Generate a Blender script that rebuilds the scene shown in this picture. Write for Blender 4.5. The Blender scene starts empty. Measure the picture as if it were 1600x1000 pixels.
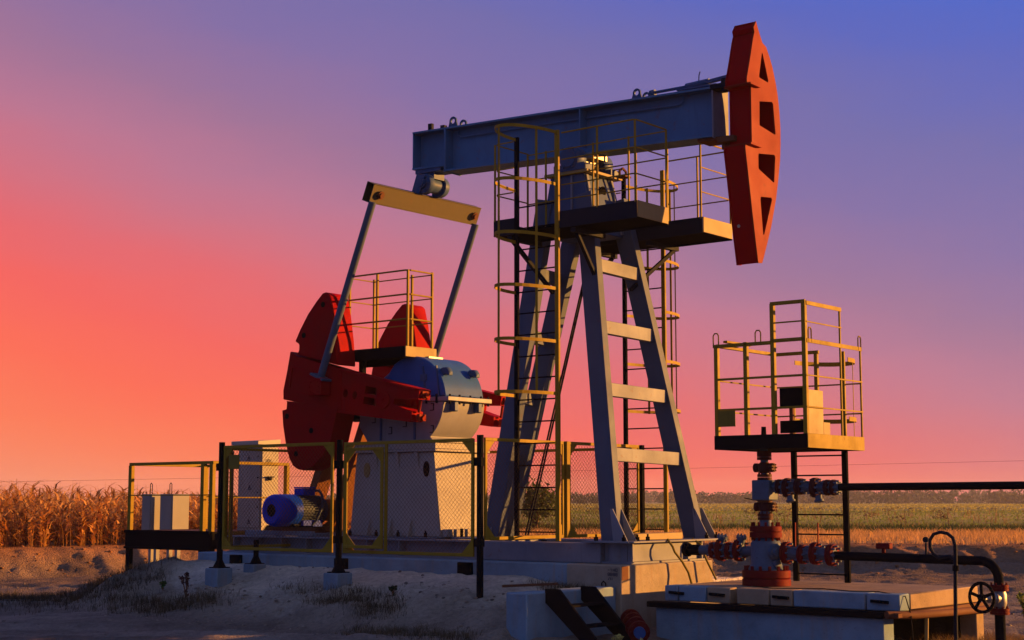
import bpy, bmesh, math, random
import numpy as np
from mathutils import Vector, Matrix
R = math.radians
random.seed(7); rng = np.random.default_rng(7)
SC = bpy.context.scene
COL = SC.collection

# ------------------------------------------------------------------ camera, sky, sun, exposure
cam = bpy.data.cameras.new("camera"); camo = bpy.data.objects.new("camera", cam); COL.objects.link(camo)
cam.sensor_width = 36.0; cam.lens = 54.0; cam.clip_end = 20000; cam.clip_start = .1
camo.location = (0, 0, 1.6); camo.rotation_euler = (R(90 + 6.725), 0, 0)
SC.camera = camo

ANG = R(51.147) - R(90)                       # the pumping unit's long axis against world x
CA, SA = math.cos(ANG), math.sin(ANG)
ORG = Vector((1.0373, 21.8, 0.0))
def W(s, t, z=0.0):                            # unit axes (s along the beam, t across, z up) -> world
    return Vector((ORG.x + s*CA - t*SA, ORG.y + s*SA + t*CA, z))

SUN_EL, SUN_AL = R(7.5), R(52)
_d = (W(math.cos(SUN_AL), math.sin(SUN_AL)) - ORG).normalized()
SUN_DIR = Vector((_d.x*math.cos(SUN_EL), _d.y*math.cos(SUN_EL), math.sin(SUN_EL)))
sl = bpy.data.lights.new("sun", 'SUN'); so = bpy.data.objects.new("sun", sl); COL.objects.link(so)
sl.energy = 5.0; sl.angle = R(0.55); sl.color = (1.0, .43, .085)
so.rotation_euler = SUN_DIR.to_track_quat('Z', 'Y').to_euler(); so.location = (30, 5, 20)

world = bpy.data.worlds.new("World"); SC.world = world; world.use_nodes = True
nt = world.node_tree; nt.nodes.clear()
def N(t, typ, **kw):
    n = t.nodes.new(typ)
    for k, v in kw.items():
        if k.startswith('i_'):
            n.inputs[int(k[2:]) if k[2:].isdigit() else k[2:].replace('_', ' ')].default_value = v
        else: setattr(n, k, v)
    return n
def L(t, a, b): t.links.new(a, b)
def ramp(t, stops, interp='LINEAR'):
    n = t.nodes.new('ShaderNodeValToRGB'); cr = n.color_ramp; cr.interpolation = interp
    while len(cr.elements) < len(stops): cr.elements.new(0.5)
    for e, (p, c) in zip(cr.elements, stops):
        e.position = p; e.color = (c[0], c[1], c[2], 1) if len(c) == 3 else c
    return n
def srgb(r, g, b):
    f = lambda c: (c/255/12.92) if c/255 <= .04045 else ((c/255 + .055)/1.055)**2.4
    return (f(r), f(g), f(b))
out = N(nt, 'ShaderNodeOutputWorld'); tc = N(nt, 'ShaderNodeTexCoord')
# evening gradient: warm glow low in the left front of the sky, cooling upwards, to the right and towards the far side
dt = N(nt, 'ShaderNodeVectorMath', operation='DOT_PRODUCT'); dt.inputs[1].default_value = (.30, 0, 1.0)
L(nt, tc.outputs['Generated'], dt.inputs[0])
sx = N(nt, 'ShaderNodeSeparateXYZ'); L(nt, tc.outputs['Generated'], sx.inputs[0])
mn = N(nt, 'ShaderNodeMath', operation='MINIMUM'); L(nt, sx.outputs['Y'], mn.inputs[0]); mn.inputs[1].default_value = .85
fa = N(nt, 'ShaderNodeMath', operation='MULTIPLY_ADD'); L(nt, mn.outputs[0], fa.inputs[0]); fa.inputs[1].default_value = -.80; fa.inputs[2].default_value = .68
sm = N(nt, 'ShaderNodeMath', operation='ADD'); L(nt, dt.outputs['Value'], sm.inputs[0]); L(nt, fa.outputs[0], sm.inputs[1])
nz = N(nt, 'ShaderNodeTexNoise', i_Scale=2.4, i_Detail=5.0, i_Roughness=.6); mpn = N(nt, 'ShaderNodeMapping'); mpn.inputs['Scale'].default_value = (1, 1, 3.2); mpn.inputs['Rotation'].default_value = (0, R(14), 0); L(nt, tc.outputs['Generated'], mpn.inputs[0]); L(nt, mpn.outputs[0], nz.inputs['Vector'])
ad = N(nt, 'ShaderNodeMath', operation='MULTIPLY_ADD'); L(nt, nz.outputs['Fac'], ad.inputs[0]); ad.inputs[1].default_value = .075
L(nt, sm.outputs[0], ad.inputs[2])
mr = N(nt, 'ShaderNodeMapRange'); L(nt, ad.outputs[0], mr.inputs[0])
U0, U1 = -.12, 1.9
mr.inputs[1].default_value = .0375 + U0; mr.inputs[2].default_value = .0375 + U1
SKY = [(-.12, (250, 138, 106)), (-.07, (252, 130, 96)), (-.034, (255, 117, 83)), (.007, (255, 101, 80)), (.045, (247, 94, 90)), (.085, (231, 99, 108)), (.122, (210, 109, 128)), (.16, (187, 115, 145)), (.20, (158, 112, 151)), (.25, (130, 108, 165)), (.305, (112, 105, 171)), (.357, (86, 99, 190)), (.40, (70, 99, 201)), (.58, (58, 97, 188)), (1.2, (54, 98, 178)), (1.9, (126, 130, 166))]
rp = ramp(nt, [((u - U0)/(U1 - U0), srgb(*c)) for u, c in SKY], 'LINEAR'); L(nt, mr.outputs[0], rp.inputs[0])
b1 = N(nt, 'ShaderNodeBackground'); L(nt, rp.outputs[0], b1.inputs[0]); b1.inputs[1].default_value = 1.0/2.6
sk = N(nt, 'ShaderNodeTexSky', sky_type='NISHITA'); sk.sun_disc = False; sk.sun_elevation = SUN_EL
sk.sun_rotation = math.atan2(SUN_DIR.x, SUN_DIR.y); sk.altitude = 120; sk.dust_density = 1.5
b2 = N(nt, 'ShaderNodeBackground'); L(nt, sk.outputs[0], b2.inputs[0]); b2.inputs[1].default_value = .0035
asd = N(nt, 'ShaderNodeAddShader'); L(nt, b1.outputs[0], asd.inputs[0]); L(nt, b2.outputs[0], asd.inputs[1]); L(nt, asd.outputs[0], out.inputs[0])
vs = SC.view_settings; vs.view_transform = 'Standard'; vs.look = 'None'; vs.exposure = math.log2(2.5); vs.gamma = 1.0; vs.use_curve_mapping = False
SC.cycles.max_bounces = 6; SC.cycles.diffuse_bounces = 3; SC.cycles.glossy_bounces = 3; SC.cycles.transparent_max_bounces = 4
SC.cycles.volume_bounces = 0; SC.cycles.use_denoising = True

# ------------------------------------------------------------------ materials
def newmat(name):
    m = bpy.data.materials.new(name); m.use_nodes = True; t = m.node_tree
    return m, t, t.nodes['Principled BSDF']
def paint(name, col, rough=.5, dirt=.35, rust=.25, rustcol=(.16, .06, .025), scale=3.0, metal=0.0, bump=.15, dcol=None):
    m, t, b = newmat(name)
    c = N(t, 'ShaderNodeTexCoord')
    oi = N(t, 'ShaderNodeObjectInfo'); va = N(t, 'ShaderNodeVectorMath', operation='MULTIPLY_ADD')
    L(t, oi.outputs['Random'], va.inputs[0]); va.inputs[1].default_value = (17, 31, 11); L(t, c.outputs['Object'], va.inputs[2])
    n1 = N(t, 'ShaderNodeTexNoise', i_Scale=scale, i_Detail=6.0, i_Roughness=.65); L(t, va.outputs[0], n1.inputs['Vector'])
    mp = N(t, 'ShaderNodeMapping'); mp.inputs['Scale'].default_value = (9, 9, .8); L(t, va.outputs[0], mp.inputs[0])
    n2 = N(t, 'ShaderNodeTexNoise', i_Scale=2.0, i_Detail=4.0); L(t, mp.outputs[0], n2.inputs['Vector'])   # runs down the surface
    n3 = N(t, 'ShaderNodeTexNoise', i_Scale=scale*5, i_Detail=5.0, i_Roughness=.7); L(t, va.outputs[0], n3.inputs['Vector'])
    dc = dcol or tuple(x*.55 + .01 for x in col)
    r1 = ramp(t, [(.35, (0, 0, 0)), (.7, (1, 1, 1))]); L(t, n1.outputs['Fac'], r1.inputs[0])
    r2 = ramp(t, [(.5, (0, 0, 0)), (.78, (1, 1, 1))]); L(t, n2.outputs['Fac'], r2.inputs[0])
    mx = N(t, 'ShaderNodeMath', operation='MAXIMUM'); L(t, r1.outputs[0], mx.inputs[0]); L(t, r2.outputs[0], mx.inputs[1])
    ml = N(t, 'ShaderNodeMath', operation='MULTIPLY'); L(t, mx.outputs[0], ml.inputs[0]); ml.inputs[1].default_value = dirt
    m1 = N(t, 'ShaderNodeMixRGB'); L(t, ml.outputs[0], m1.inputs[0]); m1.inputs[1].default_value = (*col, 1); m1.inputs[2].default_value = (*dc, 1)
    r3 = ramp(t, [(.60, (0, 0, 0)), (.68, (1, 1, 1))]); L(t, n3.outputs['Fac'], r3.inputs[0])
    ml2 = N(t, 'ShaderNodeMath', operation='MULTIPLY'); L(t, r3.outputs[0], ml2.inputs[0]); ml2.inputs[1].default_value = rust
    m2 = N(t, 'ShaderNodeMixRGB'); L(t, ml2.outputs[0], m2.inputs[0]); L(t, m1.outputs[0], m2.inputs[1]); m2.inputs[2].default_value = (*rustcol, 1)
    L(t, m2.outputs[0], b.inputs['Base Color'])
    rr = N(t, 'ShaderNodeMapRange'); L(t, n1.outputs['Fac'], rr.inputs[0]); rr.inputs[3].default_value = rough - .12; rr.inputs[4].default_value = min(1, rough + .2)
    L(t, rr.outputs[0], b.inputs['Roughness']); b.inputs['Metallic'].default_value = metal; b.inputs['Specular IOR Level'].default_value = .10 if max(col) < .05 and max(col) > .012 else .02 if max(col) < .05 else (.03 if col[0] > 8*col[1] else .10)
    bp = N(t, 'ShaderNodeBump'); bp.inputs['Strength'].default_value = bump; bp.inputs['Distance'].default_value = .0035
    L(t, n3.outputs['Fac'], bp.inputs['Height']); L(t, bp.outputs[0], b.inputs['Normal'])
    return m
def concrete(name, col, stain=(.30, .2, .12), st=.4, bump=.5):
    m, t, b = newmat(name); c = N(t, 'ShaderNodeTexCoord')
    n1 = N(t, 'ShaderNodeTexNoise', i_Scale=2.2, i_Detail=8.0, i_Roughness=.7); L(t, c.outputs['Object'], n1.inputs['Vector'])
    n2 = N(t, 'ShaderNodeTexNoise', i_Scale=38.0, i_Detail=5.0, i_Roughness=.7); L(t, c.outputs['Object'], n2.inputs['Vector'])
    mp = N(t, 'ShaderNodeMapping'); mp.inputs['Scale'].default_value = (7, 7, .7); L(t, c.outputs['Object'], mp.inputs[0])
    n3 = N(t, 'ShaderNodeTexNoise', i_Scale=1.6, i_Detail=5.0); L(t, mp.outputs[0], n3.inputs['Vector'])
    a = ramp(t, [(.3, tuple(x*.68 for x in col)), (.55, col), (.8, tuple(min(1, x*1.2) for x in col))]); L(t, n1.outputs['Fac'], a.inputs[0])
    r3 = ramp(t, [(.52, (0, 0, 0)), (.72, (1, 1, 1))]); L(t, n3.outputs['Fac'], r3.inputs[0])
    ml = N(t, 'ShaderNodeMath', operation='MULTIPLY'); L(t, r3.outputs[0], ml.inputs[0]); ml.inputs[1].default_value = st
    mx = N(t, 'ShaderNodeMixRGB'); L(t, ml.outputs[0], mx.inputs[0]); L(t, a.outputs[0], mx.inputs[1]); mx.inputs[2].default_value = (*stain, 1)
    pt = ramp(t, [(.27, (.35, .35, .35)), (.4, (1, 1, 1))]); L(t, n2.outputs['Fac'], pt.inputs[0])
    mu = N(t, 'ShaderNodeMixRGB', blend_type='MULTIPLY'); mu.inputs[0].default_value = .7; L(t, mx.outputs[0], mu.inputs[1]); L(t, pt.outputs[0], mu.inputs[2])
    L(t, mu.outputs[0], b.inputs['Base Color']); b.inputs['Roughness'].default_value = .95; b.inputs['Specular IOR Level'].default_value = .05
    bp = N(t, 'ShaderNodeBump'); bp.inputs['Strength'].default_value = bump; bp.inputs['Distance'].default_value = .012
    ah = N(t, 'ShaderNodeMath', operation='ADD'); L(t, n1.outputs['Fac'], ah.inputs[0]); L(t, n2.outputs['Fac'], ah.inputs[1])
    L(t, ah.outputs[0], bp.inputs['Height']); L(t, bp.outputs[0], b.inputs['Normal'])
    return m
def vmat(name, rough=.85, transl=0.0, attr='tint'):
    """plants and soil: base colour of the thing itself from a per-piece colour attribute, with noise"""
    m, t, b = newmat(name); a = N(t, 'ShaderNodeAttribute', attribute_name=attr)
    g = N(t, 'ShaderNodeNewGeometry'); n = N(t, 'ShaderNodeTexNoise', i_Scale=1.4, i_Detail=6.0, i_Roughness=.7); L(t, g.outputs['Position'], n.inputs['Vector'])
    r = ramp(t, [(.3, (.7, .7, .7)), (.7, (1.25, 1.25, 1.25))]); L(t, n.outputs['Fac'], r.inputs[0])
    mu = N(t, 'ShaderNodeMixRGB', blend_type='MULTIPLY'); mu.inputs[0].default_value = 1; L(t, a.outputs['Color'], mu.inputs[1]); L(t, r.outputs[0], mu.inputs[2])
    L(t, mu.outputs[0], b.inputs['Base Color']); b.inputs['Roughness'].default_value = rough; b.inputs['Specular IOR Level'].default_value = .2
    if transl:
        o = t.nodes['Material Output']; tr = N(t, 'ShaderNodeBsdfTranslucent'); L(t, mu.outputs[0], tr.inputs[0])
        mi = N(t, 'ShaderNodeMixShader'); mi.inputs[0].default_value = transl; L(t, b.outputs[0], mi.inputs[1]); L(t, tr.outputs[0], mi.inputs[2]); L(t, mi.outputs[0], o.inputs[0])
    return m
def soilmat(name):
    m, t, b = newmat(name); a = N(t, 'ShaderNodeAttribute', attribute_name='tint'); g = N(t, 'ShaderNodeNewGeometry')
    n1 = N(t, 'ShaderNodeTexNoise', i_Scale=.9, i_Detail=9.0, i_Roughness=.72); L(t, g.outputs['Position'], n1.inputs['Vector'])
    n2 = N(t, 'ShaderNodeTexNoise', i_Scale=14.0, i_Detail=6.0, i_Roughness=.75); L(t, g.outputs['Position'], n2.inputs['Vector'])
    n3 = N(t, 'ShaderNodeTexVoronoi', i_Scale=26.0); L(t, g.outputs['Position'], n3.inputs['Vector'])
    r = ramp(t, [(.28, (.55, .53, .5)), (.5, (1, 1, 1)), (.75, (1.3, 1.28, 1.22))]); L(t, n1.outputs['Fac'], r.inputs[0])
    r2 = ramp(t, [(.3, (.6, .58, .55)), (.6, (1.1, 1.1, 1.1))]); L(t, n2.outputs['Fac'], r2.inputs[0])
    mu = N(t, 'ShaderNodeMixRGB', blend_type='MULTIPLY'); mu.inputs[0].default_value = 1; L(t, a.outputs['Color'], mu.inputs[1]); L(t, r.outputs[0], mu.inputs[2])
    mu2 = N(t, 'ShaderNodeMixRGB', blend_type='MULTIPLY'); mu2.inputs[0].default_value = .8; L(t, mu.outputs[0], mu2.inputs[1]); L(t, r2.outputs[0], mu2.inputs[2])
    L(t, mu2.outputs[0], b.inputs['Base Color']); b.inputs['Roughness'].default_value = .95; b.inputs['Specular IOR Level'].default_value = .15
    ad = N(t, 'ShaderNodeMath', operation='MULTIPLY_ADD'); L(t, n2.outputs['Fac'], ad.inputs[0]); ad.inputs[1].default_value = 1.0
    ml = N(t, 'ShaderNodeMath', operation='MULTIPLY'); L(t, n3.outputs['Distance'], ml.inputs[0]); ml.inputs[1].default_value = .35; L(t, ml.outputs[0], ad.inputs[2])
    bp = N(t, 'ShaderNodeBump'); bp.inputs['Strength'].default_value = 1.0; bp.inputs['Distance'].default_value = .075; L(t, ad.outputs[0], bp.inputs['Height']); L(t, bp.outputs[0], b.inputs['Normal'])
    return m
M = dict(
    grey=paint('grey_paint', (.20, .215, .25), .5, .6, .35, scale=1.6), dgrey=paint('dark_grey_paint', (.078, .102, .15), .5, .55, .3, scale=1.8),
    blue=paint('blue_grey_paint', (.055, .095, .19), .45, .6, .3, scale=2.5), beam=paint('beam_blue_paint', (.07, .165, .30), .45, .6, .28, scale=1.6), bluel=paint('light_blue_paint', (.035, .10, .30), .42, .5, .25, scale=2.5), drum=paint('drum_grey_paint', (.25, .25, .27), .42, .5, .2, scale=2.0),
    red=paint('red_paint', (.33, .002, .004), .6, .6, .3, (.06, .012, .010), scale=2.2), tan=paint('tan_paint', (.105, .085, .045), .5, .35, .3, scale=2.2), ped=paint('pale_pedestal_paint', (.34, .31, .27), .5, .35, .12, scale=1.3),
    orange=paint('orange_red_paint', (.25, .021, .008), .5, .55, .32, (.10, .02, .012), scale=1.6),
    yellow=paint('yellow_paint', (.30, .195, .012), .6, .6, .5, (.10, .04, .012), scale=4), cream=paint('cream_yellow_paint', (.31, .22, .085), .5, .35, .3, scale=2),
    black=paint('black_steel', (.006, .006, .008), .8, .3, .06, (.03, .016, .01)), dark=paint('dark_steel', (.010, .013, .022), .7, .4, .15, (.03, .018, .01)),
    rust=paint('rusty_steel', (.14, .055, .025), .75, .5, .5, (.06, .022, .010)), steel=paint('bare_steel', (.3, .29, .28), .42, .4, .2, metal=.6),
    boxgrey=paint('box_grey_paint', (.25, .235, .20), .5, .3, .08, scale=1.5), cellar_shade=concrete('cellar_shade_concrete', (.035, .03, .026), (.01, .008, .006)),  # cellar walls and floor: near-black colour stands in for the shade inside
    white=paint('white_enamel', (.37, .34, .28), .45, .25, .06, scale=1.5), motor=paint('motor_blue_paint', (.004, .05, .55), .4, .3, .14, (.1, .09, .09)),
    wellrust=paint('rusty_red_flange', (.075, .016, .012), .6, .8, .9, (.025, .016, .013), scale=6),
    wellred=paint('well_red_paint', (.15, .012, .010), .55, .7, .9, (.03, .018, .014), scale=7), wellgrey=paint('well_grey_paint', (.075, .11, .165), .5, .6, .8, (.035, .025, .02), scale=7),
    guard=paint('brown_guard_paint', (.22, .085, .025), .55, .4, .3), tar=paint('black_rubber', (.006, .006, .007), .9, .2, 0),
    conc=concrete('grey_concrete', (.32, .32, .32)), conct=concrete('warm_concrete', (.33, .24, .15), st=.5), concb=concrete('pale_blue_concrete', (.19, .27, .33), st=.35), concn=concrete('sunlit_end_concrete', (.33, .275, .20), st=.45),
    print=paint('faded_stencil_paint', (.03, .04, .07), .8, .2, 0), sign=paint('faded_sign_plate', (.20, .15, .02), .6, .6, .1),
    leaf=vmat('plant_blades', .8, .35), husk=vmat('dry_husk', .7, .5), soil=soilmat('soil'), hole=paint('dark_cavity', (.006, .006, .007), .9, .1, 0),  # hole: black paint on flat discs, standing in for shade inside openings
)

# ------------------------------------------------------------------ mesh builder and object helpers
_shared = {}
class MB:
    def __init__(self): self.v = []; self.f = []; self.cut = []
    def add(self, vs, fs):
        self.cut.append((len(self.v), len(self.f))); o = len(self.v); self.v += [tuple(p) for p in vs]; self.f += [tuple(i + o for i in f) for f in fs]; return self
    def box(self, a, b):
        (x0, y0, z0), (x1, y1, z1) = a, b
        return self.add([(x0, y0, z0), (x1, y0, z0), (x1, y1, z0), (x0, y1, z0), (x0, y0, z1), (x1, y0, z1), (x1, y1, z1), (x0, y1, z1)],
                        [(0, 3, 2, 1), (4, 5, 6, 7), (0, 1, 5, 4), (1, 2, 6, 5), (2, 3, 7, 6), (3, 0, 4, 7)])
    def hexa(self, p):      # 8 points, order as box
        return self.add(p, [(0, 3, 2, 1), (4, 5, 6, 7), (0, 1, 5, 4), (1, 2, 6, 5), (2, 3, 7, 6), (3, 0, 4, 7)])
    def bar(self, p, q, w, h, up=(0, 0, 1)):
        p, q, up = Vector(p), Vector(q), Vector(up); d = (q - p).normalized(); x = d.cross(up)
        if x.length < 1e-4: x = d.cross(Vector((1, 0, 0)))
        x.normalize(); y = x.cross(d); x *= w/2; y *= h/2
        return self.hexa([p - x - y, p + x - y, p + x + y, p - x + y, q - x - y, q + x - y, q + x + y, q - x + y])
    def path(self, pts, r, n=8, closed=False):
        pts = [Vector(p) for p in pts]; k = len(pts); rs = r if isinstance(r, (list, tuple)) else [r]*k; rings = []; x = None
        for i, p in enumerate(pts):
            a = pts[i-1] if (i or closed) else p; b = pts[(i+1) % k] if (i < k-1 or closed) else p
            d = ((p - a).normalized() if a != p else Vector()) + ((b - p).normalized() if b != p else Vector())
            d.normalize()
            if x is None:
                x = d.cross(Vector((0, 0, 1)))
                if x.length < 1e-3: x = Vector((1, 0, 0))
            x = (x - d*x.dot(d)).normalized(); y = d.cross(x)
            rings.append([p + (x*math.cos(2*math.pi*j/n) + y*math.sin(2*math.pi*j/n))*rs[i] for j in range(n)])
        vs = [v for r_ in rings for v in r_]; fs = []
        for i in range(k if closed else k-1):
            i2 = (i+1) % k
            for j in range(n): fs.append((i*n+j, i*n+(j+1) % n, i2*n+(j+1) % n, i2*n+j))
        if not closed: fs += [tuple(range(n))[::-1], tuple((k-1)*n + j for j in range(n))]
        return self.add(vs, fs)
    def tube(self, p, q, r, n=10, r2=None): return self.path([p, q], [r, r if r2 is None else r2], n)
    def lathe(self, c, axis, prof, n=24):     # prof: (distance along the axis, radius)
        c, d = Vector(c), Vector(axis).normalized(); x = d.cross(Vector((0, 0, 1)))
        if x.length < 1e-3: x = Vector((1, 0, 0))
        x.normalize(); y = d.cross(x); vs = []; fs = []
        for h, r in prof: vs += [c + d*h + (x*math.cos(2*math.pi*j/n) + y*math.sin(2*math.pi*j/n))*max(r, 1e-4) for j in range(n)]
        for i in range(len(prof)-1):
            for j in range(n): fs.append((i*n+j, i*n+(j+1) % n, (i+1)*n+(j+1) % n, (i+1)*n+j))
        fs += [tuple(range(n))[::-1], tuple((len(prof)-1)*n + j for j in range(n))]
        return self.add(vs, fs)
    def prism(self, poly, axis, a, b, holes=()):
        """2-D polygon extruded: axis 't' -> poly in (s,z); 's' -> poly in (t,z); 'z' -> poly in (s,t)"""
        mp = {'t': lambda u, v, k: (u, k, v), 's': lambda u, v, k: (k, u, v), 'z': lambda u, v, k: (u, v, k)}[axis]
        loops = [list(poly)] + [list(h) for h in holes]
        if holes:
            bm = bmesh.new(); idx = {}
            es = []
            for lp in loops:
                bv = [bm.verts.new((u, v, 0)) for u, v in lp]
                es += [bm.edges.new((bv[i], bv[(i+1) % len(bv)])) for i in range(len(bv))]
            bmesh.ops.triangle_fill(bm, use_beauty=True, edges=es)
            bm.verts.index_update(); flat = [(v.co.x, v.co.y) for v in bm.verts]; tris = [tuple(v.index for v in f.verts) for f in bm.faces]; bm.free()
        else:
            flat = loops[0]; tris = [tuple(range(len(flat)))]
        n = len(flat); vs = [mp(u, v, a) for u, v in flat] + [mp(u, v, b) for u, v in flat]
        fs = [tuple(reversed(f)) for f in tris] + [tuple(i + n for i in f) for f in tris]
        o = 0
        for lp in loops:
            k = len(lp)
            for i in range(k): fs.append((o+i, o+(i+1) % k, n+o+(i+1) % k, n+o+i))
            o += k
        return self.add(vs, fs)
    def bolts(self, c, axis, R_, num, r=.014, h=.03, ph=0.0):
        c, d = Vector(c), Vector(axis).normalized(); x = d.cross(Vector((0, 0, 1)))
        if x.length < 1e-3: x = Vector((1, 0, 0))
        x.normalize(); y = d.cross(x)
        for k in range(num):
            a = ph + 2*math.pi*k/num; p = c + (x*math.cos(a) + y*math.sin(a))*R_
            self.tube(p, p + d*h, r, 6)
        return self
    def off(self, o): self.v = [(p[0]-o[0], p[1]-o[1], p[2]-o[2]) for p in self.v]; return self
def link_mesh(name, me, parent=None):
    o = bpy.data.objects.new(name, me); COL.objects.link(o)
    if parent is not None: o.parent = parent
    return o
def finish(mb, name, mat, bev=0.0, flat=False):
    me = bpy.data.meshes.new(name); me.from_pydata(mb.v, [], mb.f)
    bm = bmesh.new(); bm.from_mesh(me); bmesh.ops.recalc_face_normals(bm, faces=bm.faces)
    if bev:
        ed = [e for e in bm.edges if len(e.link_faces) == 2 and e.calc_face_angle(0) > R(40)]
        try: bmesh.ops.bevel(bm, geom=ed, offset=bev, segments=1, affect='EDGES', clamp_overlap=True)
        except Exception: pass
    bm.to_mesh(me); bm.free()
    if not flat:
        me.polygons.foreach_set('use_smooth', [True]*len(me.polygons))
        me.set_sharp_from_angle(angle=R(38))
    me.materials.append(M[mat] if isinstance(mat, str) else mat)
    return me
class Thing:
    """an Empty at the thing's base on the unit's axes; parts are children given in (s,t,z)"""
    def __init__(self, name, label, cat, base, group=None):
        self.b = Vector(base); o = bpy.data.objects.new(name, None); COL.objects.link(o); o.empty_display_size = .2
        o.location = W(*base); o.rotation_euler = (0, 0, ANG); o['label'] = label; o['category'] = cat
        if group: o['group'] = group
        self.o = o
    def part(self, name, mb, mat, parent=None, bev=0.0, label=None, kind=None):
        me = finish(mb.off(self.b), name, mat, bev); o = link_mesh(name, me, parent if parent is not None else self.o)
        if label: o['label'] = label
        if kind: o['kind'] = kind
        return o
    def each(self, name, mb, mat, parent=None, bev=0.0):      # every added piece becomes a part of its own
        cuts = mb.cut + [(len(mb.v), len(mb.f))]
        for (v0, f0), (v1, f1) in zip(cuts[:-1], cuts[1:]):
            q = MB(); q.v = mb.v[v0:v1]; q.f = [tuple(i - v0 for i in f) for f in mb.f[f0:f1]]; self.part(name, q, mat, parent, bev)
    def again(self, name, me, dst, src=(0, 0, 0), parent=None):   # the same mesh data at another place
        o = link_mesh(name, me, parent if parent is not None else self.o); o.location = Vector(dst) - Vector(src); return o
def single(name, mb, mat, base, label, cat, group=None, bev=0.0):
    o = link_mesh(name, finish(mb.off(base), name, mat, bev)); o.location = W(*base); o.rotation_euler = (0, 0, ANG)
    o['label'] = label; o['category'] = cat
    if group: o['group'] = group
    return o
def fine(vs, fs, name, mat, tint=None, smooth=False):
    """large meshes from numpy arrays (world axes)"""
    me = bpy.data.meshes.new(name); vs = np.asarray(vs, dtype=np.float32); fs = np.asarray(fs, dtype=np.int32); k = fs.shape[1]
    me.vertices.add(len(vs)); me.vertices.foreach_set('co', vs.ravel()); me.loops.add(fs.size); me.loops.foreach_set('vertex_index', fs.ravel())
    me.polygons.add(len(fs)); me.polygons.foreach_set('loop_start', np.arange(0, fs.size, k, dtype=np.int32)); me.polygons.foreach_set('loop_total', np.full(len(fs), k, dtype=np.int32))
    if smooth: me.polygons.foreach_set('use_smooth', np.ones(len(fs), dtype=bool))
    me.update(calc_edges=True)
    if tint is not None:
        a = me.color_attributes.new('tint', 'FLOAT_COLOR', 'POINT'); c = np.ones((len(vs), 4), dtype=np.float32); c[:, :3] = tint; a.data.foreach_set('color', c.ravel())
    me.materials.append(M[mat]); return link_mesh(name, me)
# ------------------------------------------------------------------ ground
def vnoise(x, y, seed=0):
    x = np.asarray(x, float); y = np.asarray(y, float); xi = np.floor(x).astype(np.int64); yi = np.floor(y).astype(np.int64); fx = x - xi; fy = y - yi
    fx = fx*fx*(3-2*fx); fy = fy*fy*(3-2*fy)
    def h(a, b):
        n = (a*374761393 + b*668265263 + seed*974711) & 0x7fffffff; n = ((n ^ (n >> 13))*1274126177) & 0x7fffffff; return ((n ^ (n >> 16)) & 0xffff)/65535.0
    return (h(xi, yi)*(1-fx)+h(xi+1, yi)*fx)*(1-fy) + (h(xi, yi+1)*(1-fx)+h(xi+1, yi+1)*fx)*fy
def fbm(x, y, o=4, seed=0):
    r = 0; a = .5; f = 1.0
    for i in range(o): r = r + a*vnoise(x*f, y*f, seed+i); a *= .5; f *= 2.03
    return r
def sst(a, b, x): k = np.clip((x-a)/(b-a), 0, 1); return k*k*(3-2*k)
def to_st(x, y):
    dx, dy = x - ORG.x, y - ORG.y; return dx*CA + dy*SA, -dx*SA + dy*CA
def bank_line(x):    # world y of the toe of the field bank
    return 35.4 + np.where(x < -7, .85*(x+7), np.where(x > 0, -.05*x, 0))*np.where(np.abs(x) < 60, 1, 0) + .35*np.sin(x*.43)
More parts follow.
